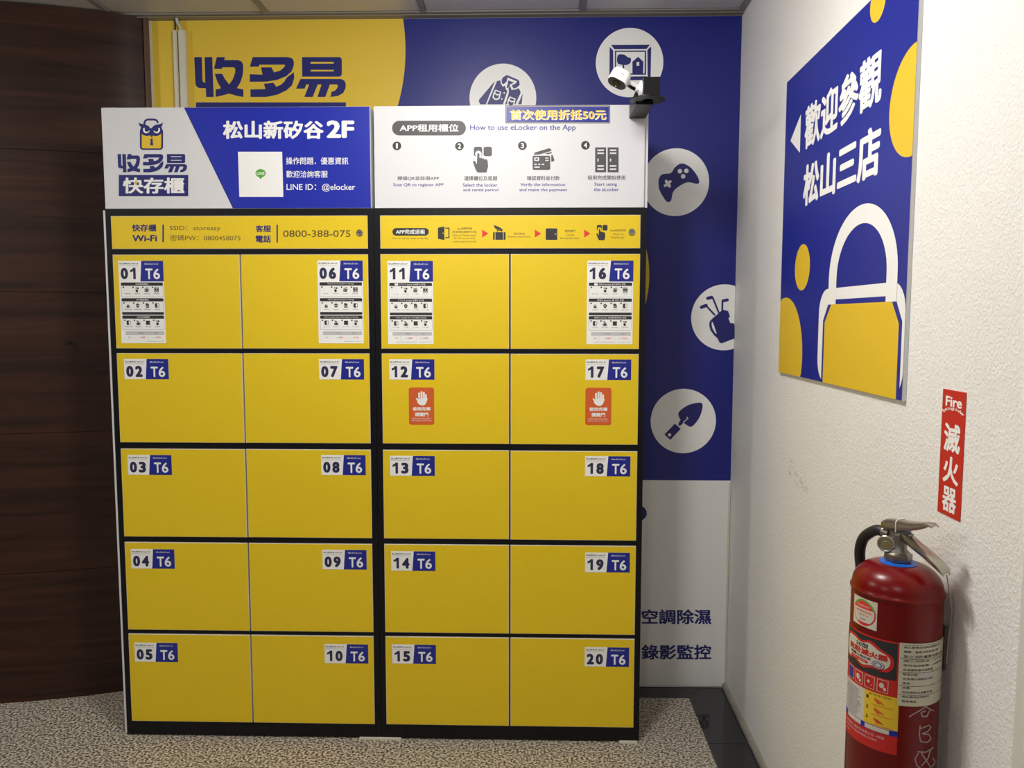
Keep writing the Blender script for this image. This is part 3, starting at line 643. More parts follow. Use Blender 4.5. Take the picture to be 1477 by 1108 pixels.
for t, a, c, y0, y1 in (('App點擊開鎖', 659, 681, 328, 331.8), ('(若逾期點選續時付款)', 652, 688, 333, 336.6), ('Click on "Smart lock."', 652.5, 687.5, 337.8, 341.2), ('(If rent is overdue,', 655, 686, 342.5, 345.7), ('make payment first)', 653.5, 687, 347, 350.3),
                        ('取出物品', 741, 757, 335.5, 339), ('Retrieve your items.', 732.5, 765, 340, 343.6), ('關閉櫃門', 815, 830, 331.5, 335.2), ('Close', 817, 828, 337.2, 340.2), ("the eLocker door", 808, 836, 341.8, 345),
                        ('App點選退租', 880, 903, 330.5, 334.5), ('Click on', 884, 899, 336, 339.2), ('"End Rental."', 881, 902, 341, 344.3)): P.text(t, a, y0, c, y1, 'gold', 1)
for x in (695.5, 771.5, 842.7): P.poly([(x, 331.3), (x+9, 337), (x, 342.7)], 'red', 1)
P.build('printed_text', s2)
for pnl, px, py in ((s1, 518.7, 336), (s2, 911.3, 334.8)):
    u, v = on_y(px, py, YD); b = MB(); b.lathe((u, YD, v), [(.0112, 0), (.0112, .002), (.0095, .0035), (.0072, .0035), (.0068, .002), (.0001, .002)], 'steel', 28, (0, -1, 0))
    b.box((u-.0045, YD-.0024, v-.001), (u+.0045, YD-.0019, v+.001), 'shadowgap'); b.build('cam_lock', pnl)
# thin shims poking out under the lockers
for (xa, xb), lb in (((on_y(518, 1066, -.012)[0], on_y(578, 1066, -.012)[0]), 'thin pale shim under the joint between the two locker banks'), ((on_y(893.5, 1072, -.012)[0], on_y(919.5, 1072, -.012)[0]), 'short pale shim under the right corner of the lockers')):
    b = MB(); b.box((xa, -.012, 0), (xb, .018, .0058), 'paper', .0006); tag(b.build('shim'), lb, 'shim')

# ------------------------------------------------------------------ sign boxes on top
YH = 0.0
def signbox(xa, xb, za, zb_, label, extra=False):
    r = empty('sign_box', ((xa+xb)/2, .19, za), label, 'sign'); b = MB()
    b.box((xa, YH+.006, za), (xb, DEP-.01, zb_), 'white', .002); b.build('box_body', r); return r
h1 = signbox(.0005, .8925, ZT+.0005, 2.1585, 'white and blue printed header box on the left locker bank')
def rqx(x, y): return on_y(x, y, YH)
P = Print(front(YH), rqx, step=.0002)
b = MB(); b.box((.0015, YH, ZT+.001), (.892, YH+.006, 2.158), 'white', .0012)
fp = b.build('face_board', h1)
HZ = lambda x, y: (150+x/7.385, 160+y/7.385)
zt_, zb2 = 2.1572, ZT+.0018
ua, ub = on_y(266.8, 154.5, YH)[0], on_y(337.3, 299.5, YH)[0]
P.src = lambda x, y: (x, y)
P.poly([(ua, zt_), (.8912, zt_), (.8912, zb2), (ub, zb2)], 'blue', 1)
P.poly([(ua-.0035, zt_), (ua, zt_), (ub, zb2), (ub-.0035, zb2)], 'navy', 1)
P.src = rqx; owl_lock(P, HZ, 2)
wordmark(P, *HZ(145, 460), *HZ(885, 655), 'navy', 2)
a, c = HZ(158, 682), HZ(898, 909); P.rect(*a, *c, 'navy', 2)
P.text('快存櫃', *HZ(200, 710), *HZ(858, 882), 'ink_white', 3, .03)
P.poly([HZ(*p) for p in ((340,735),(325,780),(342,778),(338,800),(360,762),(345,765),(355,738))], 'print_yellow', 4)
P.text('松山新矽谷', 321.5, 174, 467, 200.5, 'ink_white', 2, .04); P.text('2F', 471, 173.7, 511, 199, 'ink_white', 2, .045)
P.poly([(343.3, 219), (407, 219), (408.7, 284), (345.3, 284)], 'ink_white', 2)
P.circ(376, 250, 7.4, 'green', 3, 30, ry=6); P.poly([(372.5, 254.5), (379.5, 254.5), (376, 258.7)], 'green', 3); P.text('LINE', 370.5, 248.3, 381.6, 252.2, 'ink_white', 4, .03)
P.text('操作問題．優惠資訊', 412.5, 227, 502.5, 237.5, 'ink_white', 2, .012); P.text('歡迎洽詢客服', 412.8, 246.3, 472.8, 256.3, 'ink_white', 2, .012)
P.text('LINE ID：@elocker', 413.3, 265, 512.5, 276.5, 'ink_white', 2, .008)
P.build('printed_face', h1)
ua, va = on_y(147.8, 155.5, YH); uc, vc = on_y(168.8, 175, YH)
P = Print(front(YH), step=.0004); P.poly([(ua, va), (uc, va), (uc, vc), (ua, vc)], 'white', 1); P.box((ua, YH-.0006, vc), (uc, YH, va-.001), 'white'); P.build('corner_patch', h1)
h2 = signbox(.9045, 1.7935, ZT+.0005, 2.1585, 'white header box with four numbered rental steps on the right locker bank')
b = MB(); b.box((.9045, YH, ZT+.001), (1.7895, YH+.005, 2.158), 'white', .0008); b.build('face_board', h2)
b = MB(); b.box((1.7945, .008, ZT+.0005), (1.8015, DEP-.02, 2.156), 'white'); b.build('side_board', h2)
P = Print(front(YH), rqx, step=.0002)
P.poly(rrpts(565.5, 174.2, 672, 195.5, 10.5), 'grey', 1); P.text('APP租用櫃位', 576.5, 179, 661.5, 190, 'ink_white', 2, .022)
P.text('How to use eLocker on the App', 678, 179.8, 830.5, 190, 'violet', 1, .016)
for n, (cx, cy) in enumerate(((572.5, 210.5), (662.7, 210.8), (753.5, 210.2), (844.5, 209.6))): numbered(P, n+1, cx, cy, 6.3, 'dark', 'ink_white', 1)
ic_tap(P, 695.5, 230.3, 19.5, 'grey', 'white', 1); ic_card(P, 783.5, 230.5, 17, 'grey', 'white', 1); ic_locker(P, 875.5, 230.6, 18, 'grey', 'white', 1)
for t, a, c, y0, y1, m_ in (('掃描QR並註冊APP', 573, 633.5, 254.2, 260.5, 'grey'), ('Scan QR to register APP', 567, 640, 264.3, 270, 'violet'), ('選擇櫃位及租期', 669.5, 717, 254, 260.7, 'grey'), ('Select the locker', 667.5, 717.5, 264.4, 269.5, 'violet'), ('and rental period', 668, 718.7, 271.8, 277.3, 'violet'),
    ('確認資料並付款', 760, 807.3, 253.8, 260.3, 'grey'), ('Verify the information', 750.5, 815.2, 264, 269.8, 'violet'), ('and make the payment', 749, 818, 271.6, 277.3, 'violet'), ('租用完成開始使用', 847.5, 902, 253, 259.6, 'grey'), ('Start using', 857.3, 890, 263.3, 269.3, 'violet'), ('the eLocker', 856.5, 892.5, 271, 276, 'violet')):
    P.text(t, a, y0, c, y1, m_, 1, .018)
P.build('printed_face', h2)
P = Print(front(YH), rqx, step=.0002)
P.rect(728.8, 152.3, 880, 178, 'gold', 2); P.rect(729.6, 153.2, 879.2, 177.2, 'mid', 3); P.rect(730.6, 154.2, 878.2, 176.2, 'blue2', 4)
P.text('首次使用折抵50元', 736.4, 158.9, 875, 173.4, 'ink_white', 5, .03); P.text('首次使用折抵50元', 735.6, 158, 874.2, 172.5, 'print_yellow', 6, .02); tag(P.build('promo_sticker', h2), 'blue sticker with yellow lettering')

# ------------------------------------------------------------------ camera on its bracket
AX0, AX1, AZ0, AZ1 = 1.7375, 1.7905, 2.1145, 2.158
r = empty('camera_bracket', ((AX0+AX1)/2, -.0005, AZ0), 'black square arm with a round flange, screwed to the white header', 'bracket')
b = MB(); b.box((AX0, -.168, AZ0), (AX1, -.0005, AZ1), 'black', .0015); b.build('arm', r)
cx, cyy, cz = 1.769, -.19, AZ0+.006
b = MB(); b.lathe((cx, cyy, cz), [(.016, 0), (.053, 0), (.0535, .0015), (.053, .003), (.016, .003), (.016, 0)], 'black', 56)
for k in range(3):
    a = math.radians(90+120*k); b.lathe((cx+.038*math.cos(a), cyy+.038*math.sin(a), cz-.0006), [(.0025, 0), (.0025, .001)], 'shadowgap', 12)
b.build('flange', r)
b = MB(); b.box((1.7525, -.214, cz+.003), (1.803, -.150, cz+.062), 'black', .0015); b.build('mount_block', r)
r = empty('security_camera', (1.7515, -.185, cz+.03), 'small white security camera with black face, aimed down left', 'camera')
b = MB(); mz = cz+.034; b.lathe((1.7518, -.185, mz), [(.025, 0), (.025, .004), (.022, .008), (.012, .010), (.009, .016)], 'plastic', 36, (-1, 0, 0)); b.build('base_disc', r)
b = MB(); b.lathe((1.742, -.188, mz), [(.009, 0), (.011, .006), (.0095, .012), (.007, .016)], 'plastic', 24, (-.8, -.4, .1))
b.tube([(1.737, -.190, mz-.001), (1.722, -.198, mz+.004), (1.712, -.203, mz+.011)], [.008, .0085, .0095], 'glassblack', 18)
b.tube([(1.735, -.193, mz+.004), (1.720, -.202, mz+.010), (1.706, -.208, mz+.016)], [.0085, .009, .009], 'plastic', 18); b.build('swivel_arm', r)
# body: a rounded puck; its front looks along F, long side along A
Fd = Vector((-.42, -.44, -.80)).normalized(); A_ = (RIGHT*.86+UP*-.50); A_ = (A_-Fd*A_.dot(Fd)).normalized(); B_ = Fd.cross(A_)
cc = Vector((1.683, -.215, mz+.026))
def stadium(w, h, r_, n=8):
    return rrpts(-w/2, -h/2, w/2, h/2, r_, n)
b = MB(); prof = [(-.022, .80), (-.020, .90), (-.016, .965), (-.010, 1.0), (.020, 1.0), (.024, .985), (.0255, .95)]
o2 = stadium(.060, .038, .0185); n = len(o2); vs = []
for h, s in prof: vs += [cc+Fd*h+A_*(x*s)+B_*(y*s) for x, y in o2]
fs = [(i*n+k, i*n+(k+1) % n, (i+1)*n+(k+1) % n, (i+1)*n+k) for i in range(len(prof)-1) for k in range(n)]+[tuple(range(n))[::-1]]
b.add(vs, fs, 'plastic', True); b.build('camera_body', r)
b = MB(); vs = []
for h, s in ((.0245, .955), (.0255, .93), (.0262, .90)): vs += [cc+Fd*h+A_*(x*s)+B_*(y*s) for x, y in o2]
b.add(vs, [(i*n+k, i*n+(k+1) % n, (i+1)*n+(k+1) % n, (i+1)*n+k) for i in range(2) for k in range(n)]+[tuple(2*n+k for k in range(n))], 'dark', False)
f_ = b.build('face_plate', r)
b = MB(); b.lathe(cc+Fd*.026+A_*-.002, [(.0125, 0), (.0125, .002), (.0095, .0028), (.0085, .0012), (.0001, .0008)], 'glassblack', 28, Fd); b.build('lens', f_)
def ontop(sgn): return lambda u, v, l: cc-Fd*v+A_*u+B_*(sgn*(.0191+l))
sgn = 1 if B_.dot(UP) > 0 else -1
P = Print(ontop(sgn))
P.rect(-.002, -.001, .009, -.0035, 'mid', 1); P.circ(-.012, -.002, .0008, 'mid', 1, 8); P.build('printed_mark', r)

# ------------------------------------------------------------------ poster on the right wall
r = empty('wall_poster', W0+WU*1.04+Vector((0, 0, 1.3)), 'large blue and yellow foam-board poster with white welcome lettering', 'poster')
TB = .0085; S0, S1, Z0_, Z1_ = .6145, 1.458, 1.3035, 2.169
WS = wallsurf(TB)
def wbox(b, u0, u1, w0, w1, z0, z1, m_):
    vs = [W0+WU*u+WN*w+Vector((0, 0, z)) for z in (z0, z1) for (u, w) in ((u0, w1), (u1, w1), (u1, w0), (u0, w0))]
    b.add(vs, [(3,2,1,0), (4,5,6,7), (0,1,5,4), (1,2,6,5), (2,3,7,6), (3,0,4,7)], m_)
b = MB(); wbox(b, S0, S1, .0006, TB-.001, Z0_, Z1_, 'white'); wbox(b, S0, S1, TB-.001, TB, Z0_, Z1_, 'pale'); b.build('foam_board', r)
P = Print(WS, on_w, step=.0002)
P.src = lambda x, y: (x, y)
def face(px, py):                   # photo point on the poster's face
    d = ray(px, py); o_ = W0+WN*TB; t = (o_-CAM).dot(WN)/d.dot(WN); p = CAM+d*t; return (p-W0).dot(WU), p.z
P.poly([(S0+.001, Z0_+.001), (S1-.001, Z0_+.001), (S1-.001, Z1_-.001), (S0+.001, Z1_-.001)], 'blue2', 1)
P.build('printed_face', r)
P = Print(WS, step=.0002)
def clipc(cx, cy, rx, ry, n=64): return [(min(max(cx+rx*math.cos(2*math.pi*k/n), S0+.001), S1-.001), min(max(cy+ry*math.sin(2*math.pi*k/n), Z0_+.001), Z1_-.001)) for k in range(n)]
for q in ((1.452, 1.893, .108, .108), (1.263, 2.149, .041, .041), (.812, 1.610, .064, .064), (.668, 1.362, .168, .168)):
    P = Print(WS, step=.0002); P.poly(clipc(*q), 'print_yellow', 2); P.build('yellow_disc', r)
# generic padlock outline where the poster's own figure is left out
P = Print(WS, step=.0002)
P.src = lambda x, y: (lambda a: (min(a[0], S1-.001), max(a[1], Z0_+.001)))(face(1110+x/3.574, 280+y/3.574))
Q = Print(WS, step=.0002)
bodyu0, bodyu1, bodyv = 1.005, 1.437, 1.503
P.src = lambda x, y: (x, y)
P.poly(rrpts(bodyu0-.045, Z0_+.001, S1-.001, bodyv+.04, .06, 8)[:9*4], 'ink_white', 2)
P.poly([(bodyu0-.012, Z0_+.001), (bodyu1+.008, Z0_+.001), (bodyu1+.008, bodyv-.04), (bodyu1-.03, bodyv+.012), (bodyu0+.03, bodyv+.012), (bodyu0-.012, bodyv-.04)], 'blue2', 3)
P.poly([(bodyu0, Z0_+.001), (bodyu1-.006, Z0_+.001), (bodyu1-.006, bodyv-.045), (bodyu1-.042, bodyv), (bodyu0+.042, bodyv), (bodyu0, bodyv-.045)], 'print_yellow', 4)
cxp = (bodyu0+bodyu1)/2
for ra, wa, m_, ly in ((.195, .052, 'ink_white', 5),):
    A = [math.radians(180*k/36) for k in range(37)]; zc_ = 1.565
    P.poly([(cxp+ra*math.cos(a), zc_+ra*.82*math.sin(a)) for a in A]+[(cxp-ra, bodyv-.0)]+[(cxp-ra+wa, bodyv)]+[(cxp+(ra-wa)*math.cos(a), zc_+(ra-wa)*.82*math.sin(a)) for a in A[::-1]]+[(cxp+ra-wa, bodyv), (cxp+ra, bodyv)], m_, ly)
P.build('padlock_figure', r)
P = Print(WS, step=.0002); f3 = lambda x, y: face(1120+x/3.823, 30+y/3.823)
P.poly([f3(78, 662), f3(136, 515), f3(130, 728)], 'ink_white', 3); P.build('arrow', r)
P = Print(WS, step=.0002)
a0, a1 = f3(158, 575)[0], f3(584, 300)[0]
ztop = (f3(180, 462)[1]+f3(584, 143)[1])/2; zbot = (f3(160, 714)[1]+f3(575, 445)[1])/2
P.text('歡迎參觀', a0, ztop, a1, zbot, 'ink_white', 3, .032); P.build('lettering', r)
P = Print(WS, step=.0002)
b0, b1 = f3(150, 880)[0], f3(575, 700)[0]
ztop = (f3(165, 788)[1]+f3(573, 568)[1])/2; zbot = (f3(160, 1023)[1]+f3(555, 855)[1])/2
P.text('松山三店', b0, ztop, b1, zbot, 'ink_white', 3, .04); P.build('lettering', r)

# ------------------------------------------------------------------ extinguisher sign
b = Print(wallsurf(.0012), step=.0002)
u0, u1, z1, z0 = 1.603, 1.682, 1.342, 1.1165
wbox(b, u0, u1, .0004, .0012, z0, z1, 'signred')
f = unit(0, 0, 150, 900, u0, z1, u1, z0); b.src = f
b.text('Fire', 22, 45, 128, 118, 'ink_white', 1, .03)
wd = 'Extinguisher'
for k, ch in enumerate(wd):
    a = math.radians(-48+96*k/(len(wd)-1)); cx, cy = 75+78*math.sin(a), 215-78*math.cos(a)
    vs, fs = glyphs(ch, .02); hx = (max(v[0] for v in vs)+min(v[0] for v in vs))/2
    pts = [f(cx+((x-hx)*math.cos(a)+y*math.sin(a))*30, cy-(y*math.cos(a)-(x-hx)*math.sin(a))*30) for x, y, _ in vs]
    b.add([b.surf(u, v, b.step+g[2]*2e-5) for (u, v), g in zip(pts, vs)], orient(pts, fs), 'ink_white')
b.text('滅', 22, 235, 128, 440, 'ink_white', 1, .03); b.text('火', 26, 470, 128, 665, 'ink_white', 1, .03); b.text('器', 30, 690, 122, 870, 'ink_white', 1, .03)
tag(b.build('extinguisher_sign'), 'narrow red sticker with white characters above the fire extinguisher', 'sign')
# scuff strokes on the plaster
b = Print(wallsurf(.0004), on_w, step=.0001)
rs = random.Random(3)
for k in range(26):
    t = rs.random(); x = 1135+26*t+rs.uniform(-5, 5); y_ = 662+44*t+rs.uniform(-7, 7); l_ = rs.uniform(2, 8)
    b.stroke([(x, y_), (x+l_*.45, y_+l_)], .3, 'mid', 1, False)
tag(b.build('scuff_mark'), 'faint grey scuff marks on the white wall below the poster', 'scuff')

# ------------------------------------------------------------------ fire extinguisher
EX, EY, R_ = 2.083, -1.222, .0757
ZB, ZSH = .47, .984
r = empty('fire_extinguisher', (EX, EY, ZB), 'red dry powder fire extinguisher hanging on the white wall', 'fire extinguisher')
Dl = Vector((.45, -.89, 0)).normalized(); Wl = Vector((-Dl.y, Dl.x, 0)); C0 = Vector((EX, EY, 0))
prof = [(.0001, ZB+.012), (R_-.02, ZB+.010), (R_-.006, ZB), (R_, ZB+.012), (R_, ZSH-.004), (R_+.0018, ZSH-.002), (R_+.0022, ZSH+.001), (R_-.0002, ZSH+.004)]
prof += [(.024+(R_-.0242)*math.cos(math.radians(t))**.9, ZSH+.004+.044*math.sin(math.radians(t))) for t in range(8, 89, 8)]+[(.024, ZSH+.049)]
b = MB(); b.lathe((EX, EY, 0), prof, 'extred', 72); b.build('cylinder_body', r)
ZN = ZSH+.047
b = MB(); b.lathe((EX, EY, ZN), [(.029, -.003), (.031, -.001), (.031, .002), (.020, .004)], 'ringblue', 48); b.build('collar_ring', r)
b = MB(); b.lathe((EX, EY, ZN+.003), [(.017, 0), (.0195, .001), (.0195, .003)], 'rubber', 32)
b.lathe((EX, EY, ZN+.005), [(.022, 0), (.0235, .003), (.0235, .012), (.019, .0155), (.0165, .017)], 'castmetal', 6)
b.lathe((EX, EY, ZN+.005), [(.0165, .012), (.0165, .018), (.0135, .022), (.0135, .040), (.0145, .043), (.0145, .048)], 'castmetal', 32)
ctr = C0+Dl*.004+Vector((0, 0, ZN+.05)); mb = bmesh.new(); bmesh.ops.create_cube(mb, size=1)
mtx = Matrix(((Dl.x*.040, Wl.x*.017, 0, ctr.x), (Dl.y*.040, Wl.y*.017, 0, ctr.y), (0, 0, .022, ctr.z), (0, 0, 0, 1)))
bmesh.ops.bevel(mb, geom=mb.edges[:], offset=.12, segments=2, affect='EDGES'); b.bm(mb, 'castmetal', False, mtx)
hs = C0-Dl*.018+Vector((0, 0, ZN+.048)); b.tube([hs, hs-Dl*.014+Vector((0, 0, .001))], .0105, 'castmetal', 20)
b.tube([ctr+Wl*.011+Vector((0,0,.004)), ctr-Wl*.011+Vector((0,0,.004))], .004, 'steel', 12); b.build('valve', r)
gd = Vector((-.62, -.78, .02)).normalized(); gc = C0+Vector((0, 0, ZN+.034))-Dl*.020+gd*.016
b = MB(); b.lathe(gc-gd*.010, [(.007, 0), (.007, .006), (.0135, .007), (.0150, .010), (.0150, .016), (.0135, .0175), (.0118, .017), (.0115, .0155)], 'steel', 36, gd)
b.lathe(gc+gd*.0053, [(.0118, 0), (.0001, .0006)], 'brass', 30, gd); b.lathe(gc+gd*.0056, [(.0045, 0), (.004, .001), (.0001, .0014)], 'steel', 20, gd); b.build('pressure_gauge', r)
def plate(pts, widths, flange, th, m_, up=1):
    """folded strip along Dl: pts = (t, z); widths; flange drop"""
    b = MB(); vs = []; n = len(pts)
    for (t, z), w, fl_ in zip(pts, widths, flange):
        for (s, h) in ((-w/2, -fl_), (-w/2, 0), (-w*.3, .0022), (w*.3, .0022), (w/2, 0), (w/2, -fl_)): vs.append(C0+Dl*t+Wl*s+Vector((0, 0, z+h*up)))
    fs = [(i*6+k, (i+1)*6+k, (i+1)*6+k+1, i*6+k+1) for i in range(n-1) for k in range(5)]
    b.add(vs, fs, m_, True); return b
def solid(o_, th):
    md = o_.modifiers.new('thick', 'SOLIDIFY'); md.thickness = th; md.offset = 0; return o_
zt0 = ZN+.074
o_ = plate([(-.030, zt0-.006), (-.022, zt0-.001), (0, zt0+.002), (.025, zt0+.004), (.040, zt0+.007), (.052, zt0+.010), (.064, zt0+.011), (.070, zt0+.008)], [.020, .022, .023, .024, .024, .022, .020, .016], [.010, .014, .015, .014, .010, .005, .002, .001], .0015, 'steel').build('top_lever', r); solid(o_, .0016)
zl = ZN+.056
pts = [(.008, zl), (.022, zl-.003), (.038, zl-.012), (.054, zl-.019), (.070, zl-.028), (.083, zl-.036), (.090, zl-.043), (.094, zl-.050)]
o_ = plate(pts, [.018, .020, .022, .024, .025, .025, .023, .016], [.012, .011, .009, .008, .007, .006, .004, .002], .0015, 'steel').build('carry_handle', r); solid(o_, .0016)
b = MB(); tr = [C0+Dl*.002+Wl*.0125*s+Vector((0, 0, zt0+h)) for s, h in ((-1, -.016), (-1.05, .002), (-.7, .0062), (.7, .0062), (1.05, .002), (1, -.016))]
b.tube(tr, .0009, 'ink_white', 6); b.build('seal_tie', r)
hs2 = hs-Dl*.014
ho = [hs2, hs2-Dl*.012+Vector((0, 0, .001))]
for dx, dy, z in ((-.026, .056, ZN+.040), (-.032, .074, ZN+.022), (-.033, .084, ZN-.005), (-.028, .088, ZN-.04), (-.02, .090, ZN-.10), (-.016, .091, ZN-.2), (-.014, .090, ZN-.36)): ho.append(Vector((EX+dx, EY+dy, z)))
sm = []
for i in range(len(ho)-1):
    p0, p1, p2, p3 = ho[max(i-1, 0)], ho[i], ho[i+1], ho[min(i+2, len(ho)-1)]
    for k in range(6):
        t = k/6; sm.append(.5*((2*p1)+(-p0+p2)*t+(2*p0-5*p1+4*p2-p3)*t*t+(-p0+3*p1-3*p2+p3)*t**3))
b = MB(); b.tube(sm+[ho[-1]], .0098, 'rubber', 16); b.build('hose', r)
b = MB(); q0 = Vector((EX, EY, 0)); wallx = lambda y_: XW-(YB-y_)*math.tan(AW)
b.tube([C0+Dl*.094+Vector((0, 0, zl-.050)), (EX+.050, EY-.084, ZSH+.012), (EX+.056, EY-.078, ZSH-.004), (EX+.066, EY-.060, ZSH-.02), (EX+.070, EY-.045, ZSH-.12)], .0009, 'steel', 6); b.build('hanger_wire', r)
b = MB(); b.box((wallx(EY)-.006, EY-.016, .84), (wallx(EY)-.0008, EY+.016, .92), 'castmetal'); b.box((EX+R_-.002, EY-.012, .86), (wallx(EY)-.002, EY+.012, .90), 'castmetal'); b.build('wall_hook', r)
# labels wrapped round the cylinder: u = angle in degrees (0 faces the camera, + to the right), v = z
va = math.atan2(CAM.y-EY, CAM.x-EX)
def cyl(u, v, l): a = va+math.radians(u); return Vector((EX+(R_+.0004+l)*math.cos(a), EY+(R_+.0004+l)*math.sin(a), v))
def ext_uv(px, py):                  # photo point on the cylinder -> angle, height
    d = ray(px, py); ox, oy = CAM.x-EX, CAM.y-EY; A = d.x**2+d.y**2; B = 2*(ox*d.x+oy*d.y); Cq = ox*ox+oy*oy-R_*R_
    disc = B*B-4*A*Cq
    t = (-B-math.sqrt(max(disc, 0)))/(2*A); p = CAM+d*t; a = math.degrees(math.atan2(p.y-EY, p.x-EX)-va); a = (a+180) % 360-180
    return a, p.z
def Lab():
    P = Print(cyl, step=.00018); P.maxu = 5; return P
def wrap(P, a0, a1, z0, z1, m_, lay): 
    n = max(2, int(abs(a1-a0)/4)); old = P.src; P.src = lambda x, y_: (x, y_)
    for i in range(n): P.poly([(a0+(a1-a0)*i/n, z0), (a0+(a1-a0)*(i+1)/n, z0), (a0+(a1-a0)*(i+1)/n, z1), (a0+(a1-a0)*i/n, z1)], m_, lay)
    P.src = old
# inspection seal
a0, z1 = ext_uv(1233, 856); a1, z0 = ext_uv(1264.5, 910); z1 = (z1+ext_uv(1264, 869)[1])/2; z0 = (z0+ext_uv(1233, 897)[1])/2
P = Lab(); wrap(P, a0, a1, z0, z1, 'paper', 1); P.src = unit(0, 0, 100, 100, a0, z1, a1, z0)
P.circ(50, 50, 46, 'red', 2, 40); P.poly([(50+46*math.cos(math.radians(t)), 50+46*math.sin(math.radians(t))) for t in range(200, 345, 6)], 'green', 3)
P.circ(50, 50, 40, 'red', 4, 40); P.poly([(50+42*math.cos(math.radians(t)), 50+42*math.sin(math.radians(t))) for t in list(range(-20, 60, 8))+list(range(125, 205, 8))], 'paper', 5)
P.text('滅火器認可標示', 24, 22, 76, 31, 'paper', 6); P.text('消防機具檢測合格', 18, 42, 82, 50, 'red', 6); P.text('2 0 型 乾 粉', 25, 55, 70, 62, 'red', 6); P.text('合格', 38, 70, 62, 77, 'grey', 6); P.build('inspection_seal', r)
# main label
aL, aR = -82, ext_uv(1297, 1000)[0]; zT = ext_uv(1297, 927)[1]; zM = ext_uv(1297, 1006)[1]; zB2 = ext_uv(1297, 1090)[1]
P = Lab(); wrap(P, aL, aR, zB2, zT, 'signred', 1)
zk = ext_uv(1290, 982)[1]; wrap(P, aL, aR-4, zk, zT-.003, 'dark', 2)
P.src = unit(0, 0, 100, 100, aL+8, zT-.004, aR-7, zk+.004)
bl = bez([(0,20),(20,10),(42,18),(60,10),(78,25),(96,40),(99,65),(88,85),(65,84),(45,92),(25,80),(0,85)], 5)
P.poly([(50+(x-50)*1.0, 50+(y_-50)*1.06) for x, y_ in bl], 'signred', 3); P.poly([(48+(x-50)*.92, 50+(y_-50)*.86) for x, y_ in bl], 'paper', 4)
P.text('20型', 28, 22, 56, 36, 'dark', 5, .03); P.text('乾粉滅火器', 8, 38, 90, 56, 'signred', 5, .05); P.text('附壓力指示計', 14, 59, 62, 67, 'dark', 5, .03)
P.poly(rrpts(14, 70, 56, 79, 4), 'signred', 5); P.text('ABC多效', 18, 72, 52, 77, 'paper', 6); P.circ(74, 72, 11, 'violet', 5, 24); P.circ(74, 72, 9.5, 'paper', 6, 24); P.ring(74, 72, 7, 2, 'violet', 7)
za = zk-.003; zb3 = zk-.026
for k in range(4):
    x = aL+12+k*17; wrap(P, x, x+14, zb3, za, 'paper', 2); wrap(P, x+.8, x+13.2, zb3+.001, za-.001, ('blue2', 'signred', 'signred', 'signred')[k], 3)
    if k: P.src = unit(0, 0, 100, 100, x, za, x+14, zb3); P.circ(42, 45, 22 if k != 2 else 12, 'paper', 4, 16); P.circ(70, 70, 14 if k != 2 else 5, 'paper', 4, 12)
zc3 = zb3-.004; zd = zc3-.060
am = aL+(aR-aL)*.52
wrap(P, aL, am, zd, zc3, 'paper', 2); wrap(P, am, aR, zd, zc3, 'print_yellow', 2); wrap(P, aL, aR, zd-.010, zd, 'blue', 2); wrap(P, aL+14, am-4, zd-.009, zd-.001, 'paper', 3); wrap(P, am+2, aR-10, zd-.009, zd-.001, 'paper', 3)
for k in range(12):
    z = zc3-.006-k*.0044; P.src = lambda x, y_: (x, y_); P.text('使用前請詳閱說明並檢查壓力', aL+8, z, am-4-random.uniform(0, 8), z-.0026, 'violet', 3)
for k in range(3):
    z = zc3-.008-k*.018; P.text(str(k+1), am+3, z, am+6, z-.006, 'dark', 3, .03); P.stroke([(am+14, z-.002), (am+26, z-.010)], .0018, 'signred', 3, False); wrap(P, am+10, aR-7, z-.0142, z-.0134, 'signred', 3); P.poly([(am+13, z-.004), (am+19, z-.003), (am+25, z-.008), (am+18, z-.011)], 'orange', 3)
P.text('拔安全插梢', am+6, zc3-.002, aR-9, zc3-.0055, 'gold', 3)
z = zd-.015
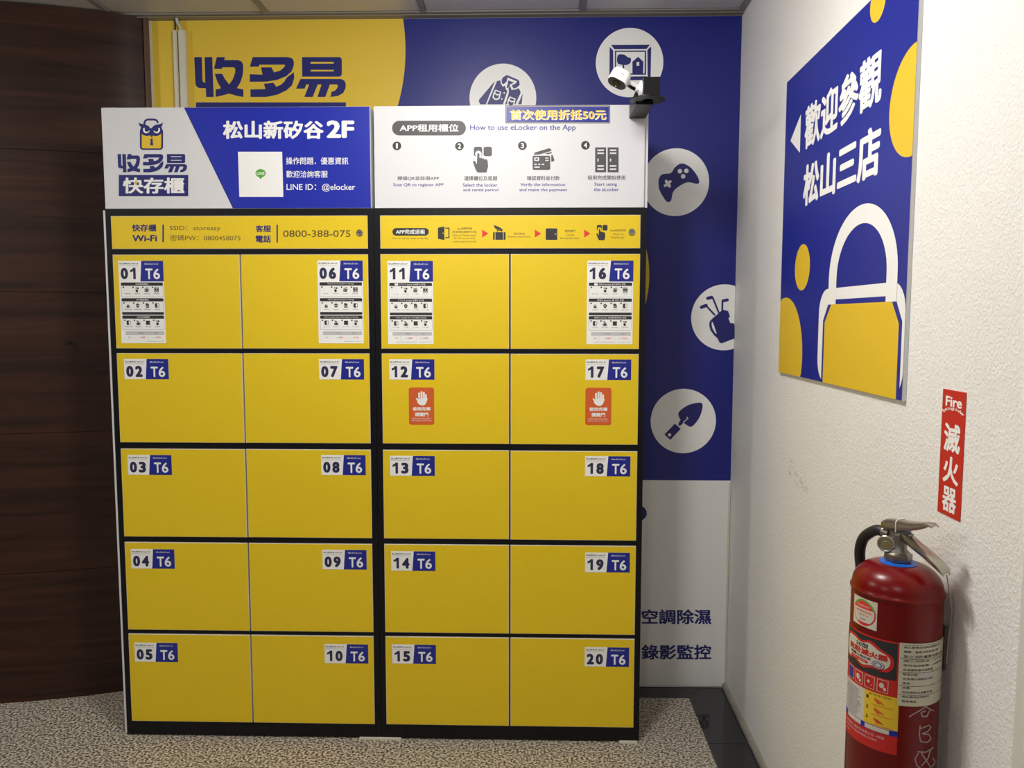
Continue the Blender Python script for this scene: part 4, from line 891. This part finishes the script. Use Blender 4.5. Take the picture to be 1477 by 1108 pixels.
for k, t in enumerate(('消防器材工業股份有限公司—製造', '本器適用於普通油類電氣火災使用', '服務專線')): P.text(t, aL+10, z, aL+10+len(t)*(4.3-.6*k), z-.0052+.0012*k, 'pale', 3); z -= .0085
P.build('product_label', r)
# certificate label
a0 = ext_uv(1295.5, 950)[0]; a1 = 84; zt4 = ext_uv(1300, 927)[1]; zb4 = ext_uv(1300, 1018)[1]
P = Lab(); wrap(P, a0+1, a1, zb4, zt4, 'paper', 3); wrap(P, a0+3, a1, zt4-.0035, zt4-.0029, 'grey', 4)
rows = ['滅火器構造說明及使用方法', '種類：蓄壓式乾粉滅火器', '型立消防實業有限公司', '滅火效能值：A-4 B-12 C', '使用溫度範圍：-20至40度', '充填藥劑量及總重量', '製造日期', '合格標示號碼及日期', '檢修', '換藥', '有效期限及換藥日期', '委託廠商名稱地址', '服務電話']
hh = (zt4-zb4-.008)/len(rows)
for k, t in enumerate(rows):
    z = zt4-.005-k*hh; big = k == 2; P.src = lambda x, y_: (x, y_)
    P.text(t, a0+6, z, a0+6+len(t)*(4.6 if not big else 6.3), z-hh*(.62 if big else .5), 'dark' if big else 'grey', 4, .015)
    if k in (2, 5, 8, 10): wrap(P, a0+2, a1, z-hh*.9, z-hh*.8, 'grey', 4)
wrap(P, a0+24, a0+50, zt4-.005-6*hh-hh*.8, zt4-.005-6*hh, 'pale', 5); P.build('certificate_label', r)
# hand-written chalk strokes
P = Lab(); P.src = lambda x, y_: ext_uv(1210+x/7.4875, 960+y_/7.4875)
W_ = 13
for st in ([(760,553),(800,525),(880,480),(935,440),(975,470),(1020,490)], [(885,510),(900,550),(945,550),(975,490)], [(885,505),(930,490)],
           [(875,650),(865,740),(880,820),(950,830),(990,790),(970,745),(895,735),(960,710),(990,665),(965,645),(880,680)],
           [(850,930),(930,935),(1012,885)], [(985,910),(960,1000),(890,1080)], [(890,950),(950,1040),(985,1100)], [(850,950),(820,1010),(840,1080),(880,1110)], [(1010,1000),(1035,1040),(1000,1090)]):
    P.stroke(st, W_, 'chalk', 1)
P.build('chalk_writing', r)
